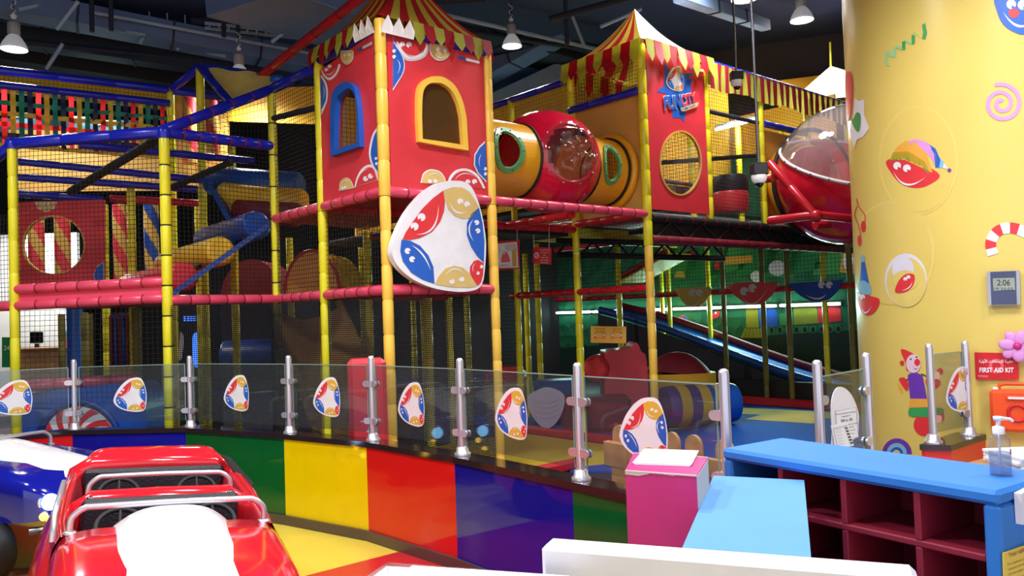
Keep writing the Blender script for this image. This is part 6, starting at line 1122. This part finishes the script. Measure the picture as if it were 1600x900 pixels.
b = MB('first_aid'); zt = cc+Z*(ch_*.47)+r*.045; b.ring([zt+tx*(-.07), zt+tx*(-.065)+Z*.03, zt+tx*(-.03)+Z*.04, zt+tx*.09+Z*.04, zt+tx*.12+Z*.03, zt+tx*.125], .012, 8); b.build('handle', FK)
b = MB('print_white'); b.box(zt-tx*.085+Z*.008, (.03, .04, .016), (tx, r, Z), .003); b.build('latch', FK)
b = MB('sign_red'); b.ring([cc+r*.092+tx*(.03+.05*cos(2*pi*i/32))+Z*(.05*sin(2*pi*i/32)-.01) for i in range(32)], .01, 6, True); b.build('badge_ring', FK)
b = MB('first_aid'); b.box(cc+r*.095+tx*.03+Z*.085, (.12, .012, .03), (tx, r, Z), .004); b.use('print_white'); b.box(cc+r*.102+tx*.03+Z*.085, (.09, .002, .014), (tx, r, Z)); b.build('catch', FK)
p, r, tx = tang(1590, 540); tx = tx if tx.x > 0 else -tx; FW = thing('paper_flower', 'pink paper flower stuck on the column above the first aid sign', 'flower', p+r*.03)
for i in range(7):
    a = i*2*pi/7+.3; c = p+r*(.045+.01*(i % 2))+(tx*cos(a)+Z*sin(a))*.055; b = MB('print_shine' if False else 'pillar_lilac'); b.ball(c, .05, 12, (1, .25, .7), ax=((tx*cos(a)+Z*sin(a)), r, (tx*-sin(a)+Z*cos(a)))); b.build('petal', FW)
b = MB('pink_board'); b.ball(p+r*.06, .025, 10); b.build('centre', FW)
# ---------------------------------------------------------------- ride cars (local axes: x across, y to the rear, z up; origin under the windscreen bar)
def make_car(name, label, paint, loc, yaw, roll):
    C_ = thing(name, label, 'ride car', loc, (0, roll, yaw)); kw = dict(parent=C_, local=True)
    def loft(secs, n=22, e=.5, lo=-1.):
        """secs: (y, half width, z top, z bottom, crown)"""
        vs = []
        for y, w, zt, zb, cr in secs:
            for i in range(n+1):
                a = pi*i/n; x = -w*(abs(cos(a))**e)*(1 if cos(a) > 0 else -1); z = zb+(zt-zb)*(abs(sin(a))**e)+cr*(1-(x/w)**2 if w else 0)*(1 if .15 < a < pi-.15 else 0); vs.append(V((x, y, z)))
        m = len(secs); fs = [[i*(n+1)+k, i*(n+1)+k+1, (i+1)*(n+1)+k+1, (i+1)*(n+1)+k] for i in range(m-1) for k in range(n)]
        return vs, fs, [list(range(n+1))[::-1], [(m-1)*(n+1)+k for k in range(n+1)]]
    b = MB(paint); vs, fs, cp = loft([(-1.04, .30, .52, .40, .0), (-1.0, .38, .58, .38, .01), (-.9, .425, .63, .37, .02), (-.6, .445, .675, .36, .02), (-.2, .46, .70, .34, .015), (-.03, .455, .712, .3, .01), (0, .445, .70, .3, .0)], e=.24); b.add(vs, fs, True); b.add(vs, cp); b.build('hood', **kw)
    b = MB('paint_white'); sec = [(-1.02, .19, .535), (-.97, .205, .63), (-.8, .215, .70), (-.4, .22, .752), (-.12, .225, .79), (-.03, .23, .797), (0.0, .228, .775), (.005, .21, .7)]
    vs = []; n = 16
    for y, w, z in sec:
        for i in range(n+1): t = -1+2*i/n; hz = .585 if y < -.99 else .585+(y+.99)*.53 if y < -.9 else .633+(y+.9)*.167 if y < -.6 else .69+(y+.6)*.05; hz = min(hz, z-.015)-.006; vs.append(V((w*t, y+.02*(t*t), hz+(z-hz)*(1-abs(t)**3))))
    b.add(vs, [[i*(n+1)+k, i*(n+1)+k+1, (i+1)*(n+1)+k+1, (i+1)*(n+1)+k] for i in range(len(sec)-1) for k in range(n)], True); b.build('hood_scoop', **kw)
    # tub sides, cross ridges, tail
    for s in (-1, 1):
        b = MB(paint); path = [(s*.415, -.02, .60), (s*.44, .3, .60), (s*.445, .7, .62), (s*.44, 1.1, .63), (s*.43, 1.55, .64), (s*.36, 1.72, .60)]
        vs = []; n = 14
        for (x, y, z) in path:
            for k in range(n): a = 2*pi*k/n; vs.append(V((x+.055*cos(a), y, z-.14+.235*sin(a)*(1 if sin(a) > 0 else 1.2))))
        b.add(vs, [[i*n+k, i*n+(k+1) % n, (i+1)*n+(k+1) % n, (i+1)*n+k] for i in range(len(path)-1) for k in range(n)], True); b.build('side_panel', **kw)
        b = MB(paint); b.surf(lambda u, v: V((s*(.43+.13*sin(pi*v)**.6*(1-.3*(2*u-1)**4)), -.12+1.65*u, .14+.54*v-.10*(2*u-1)**2*v)), 18, 12); b.build('fender', **kw)
        for y in (-.66, 1.25):
            t = MB('black_rubber'); t.lathe([(.10, -.07), (.17, -.075), (.19, -.05), (.19, .05), (.17, .075), (.10, .07)], (s*.47, y, .195), 28, (1, 0, 0)); w_ = t.build('wheel', **kw); MB('steel').lathe([(.02, -.06), (.09, -.07), (.1, -.02), (.1, .02), (.09, .07), (.02, .06)], (s*.47, y, .195), 20, (1, 0, 0)).build('hub_cap', w_, local=True)
        if s < 0: MB('steel').ring([(s*.455, .03, .66), (s*.455, .04, .77), (s*.455, .74, .785), (s*.455, .76, .66)], .0125, 8).build('side_rail', **kw)
        h = MB('head_glow'); h.ball((s*.31, -1.03, .49), .052, 16); hl = h.build('headlight', **kw); MB('steel').ring([(s*.31+.056*cos(2*pi*i/24), -1.0, .49+.056*sin(2*pi*i/24)) for i in range(24)], .01, 6, True).build('bezel', hl, local=True)
        MB('amber_glow').ball((s*.36, -1.04, .41), .026, 10).build('indicator_lamp', **kw); MB('amber_glow').ball((s*.31, -1.08, .33), .026, 10).build('indicator_lamp', **kw)
    b = MB('steel_dark'); b.ring([(-.40, -.96, .32), (-.3, -1.05, .32), (.3, -1.05, .32), (.40, -.96, .32)], .026, 8); b.build('bumper', **kw)
    for (y, w, z, h, nm_) in ((.74, .41, .68, .09, 'front_backrest'), (1.56, .43, .74, .10, 'rear_deck')):
        b = MB(paint); b.ring([V((-w, y, z-.16)), V((-w+.02, y, z-.05)), V((-w+.09, y, z-.005)), V((0, y+.0, z)), V((w-.09, y, z-.005)), V((w-.02, y, z-.05)), V((w, y, z-.16))], .062, 12); b.build(nm_, **kw)
    b = MB(paint); vs, fs, cp = loft([(1.52, .38, .77, .3, .0), (1.56, .40, .815, .3, .0), (1.66, .40, .83, .3, .0), (1.78, .39, .81, .3, .0), (1.86, .36, .72, .3, .0), (1.88, .3, .6, .32, .0)], e=.26); b.add(vs, fs, True); b.add(vs, cp); b.build('tail', **kw)
    # dark cockpit
    b = MB('seat_black'); b.box((0, .66, .5), (.74, .05, .42), None, .02); b.box((0, .5, .36), (.74, .3, .1), None, .03); b.build('front_seat', **kw)
    b = MB('seat_black'); b.box((0, 1.47, .52), (.78, .05, .42), None, .02); b.box((0, 1.3, .38), (.76, .32, .1), None, .03); b.build('rear_seat', **kw)
    b = MB('seat_black'); b.box((0, .8, .22), (.82, 1.62, .05)); b.box((0, .04, .5), (.78, .04, .36)); b.box((0, .84, .48), (.72, .06, .36)); b.build('cockpit_floor', **kw)
    for (y, w) in ((0.0, .392), (.82, .345)):
        z = .70 if y < .5 else .69; b = MB('steel'); b.ring(smooth_line([(-w, y, z-.02), (-w, y, z+.04), (-w+.012, y, z+.07), (-w+.05, y, z+.098), (-w+.1, y, z+.102), (0, y, z+.105), (w-.1, y, z+.102), (w-.05, y, z+.098), (w-.012, y, z+.07), (w, y, z+.04), (w, y, z-.02)], 3), .0135, 10); g_ = b.build('grab_bar', **kw)
        [MB('steel').lathe([(.028, 0), (.026, .008), (.016, .012)], (s*w, y, z-.005), 14).build('foot_flange', g_, local=True) for s in (-1, 1)]
    for y in (.24, 1.06):
        for x in (-.2, .2):
            ax = V((0, -.62, .78)); e1, e2 = V((1, 0, 0)), V((0, .78, .62)); c = V((x, y, .66)); R = .098
            b = MB('black_rubber'); b.ring([c+e1*(R*cos(2*pi*i/28))+e2*(R*sin(2*pi*i/28)) for i in range(28)], .0115, 8, True)
            for a in (pi/2, pi/2+2.1, pi/2-2.1): b.tube(c, c+e1*(R*cos(a))+e2*(R*sin(a)), .008, 6)
            b.ball(c, .024, 10); b.tube(c, c-V((0, .12, .10)), .014, 8); b.build('steering_wheel', **kw)
    b = MB('black_rubber'); b.add([(.37, 1.5, .79), (.43, 1.5, .77), (.50, .98, .69), (.47, .98, .66)], [[0, 1, 2, 3]]); b.add([(.37, 1.5, .785), (.43, 1.5, .765), (.50, .98, .685), (.47, .98, .655)], [[3, 2, 1, 0]]); b.build('strap', **kw)
    for s in (-1, 1): k = MB('steel_dark'); k.lathe([(.02, 0), (.02, .01), (.012, .016)], (s*.33, .675, .70), 12, (0, -1, .2)); k.build('belt_bolt', **kw)
    return C_
c = at(268, 828, 3.52); make_car('ride_car', 'red open ride car with a white hood scoop and chrome bars, nearest the camera', 'paint_red', (c.x-.06, c.y, .02), radians(26.5), radians(4.5))
c = V((-3.75, 5.82, 0)); make_car('ride_car', 'blue open ride car with a white hood scoop and lit headlamp, at the left edge', 'paint_blue', (c.x, c.y, .02), radians(64), radians(0))
# ---------------------------------------------------------------- camera, world, render look
cam = bpy.data.cameras.new('camera'); cam.sensor_width = 36; cam.lens = FOC/1600*36; cam.clip_end = 100
co = bpy.data.objects.new('camera', cam); COL.objects.link(co); co.location = EYEP
R_l = V((1, 0, 0)); Fw = V((0, cos(TH), sin(TH))); Up_ = V((0, -sin(TH), cos(TH)))
xa = R_l*cos(PH)-Up_*sin(PH); ya = R_l*sin(PH)+Up_*cos(PH)
co.matrix_world = Matrix(((xa.x, ya.x, -Fw.x, 0), (xa.y, ya.y, -Fw.y, 0), (xa.z, ya.z, -Fw.z, EYE), (0, 0, 0, 1)))
sc = bpy.context.scene; sc.camera = co
w = bpy.data.worlds.new('hall_light'); sc.world = w; w.use_nodes = True; w.node_tree.nodes['Background'].inputs[0].default_value = (.93, .93, 1, 1); w.node_tree.nodes['Background'].inputs[1].default_value = .95
def area(p, sx, sy, e, col=(1, .98, .95), rot=(0, 0, 0)):
    L = bpy.data.lights.new('ceiling_light', 'AREA'); L.shape = 'RECTANGLE'; L.size = sx; L.size_y = sy; L.energy = e; L.color = col; o = bpy.data.objects.new('ceiling_light', L); COL.objects.link(o); o.location = p; o.rotation_euler = rot
area(at(70, 480, 14)+Z*1.6, 2, 1, 150)                 # lobby light
vs = sc.view_settings; vs.view_transform = 'Standard'; vs.look = 'None'; vs.exposure = 0.2; vs.gamma = 1; vs.use_curve_mapping = False
sc.display_settings.display_device = 'sRGB'
try:
    sc.cycles.max_bounces = 8; sc.cycles.transparent_max_bounces = 24; sc.cycles.diffuse_bounces = 4; sc.cycles.glossy_bounces = 4; sc.cycles.use_denoising = True; sc.cycles.sample_clamp_indirect = 6; sc.cycles.caustics_reflective = False; sc.cycles.caustics_refractive = False
except Exception: pass
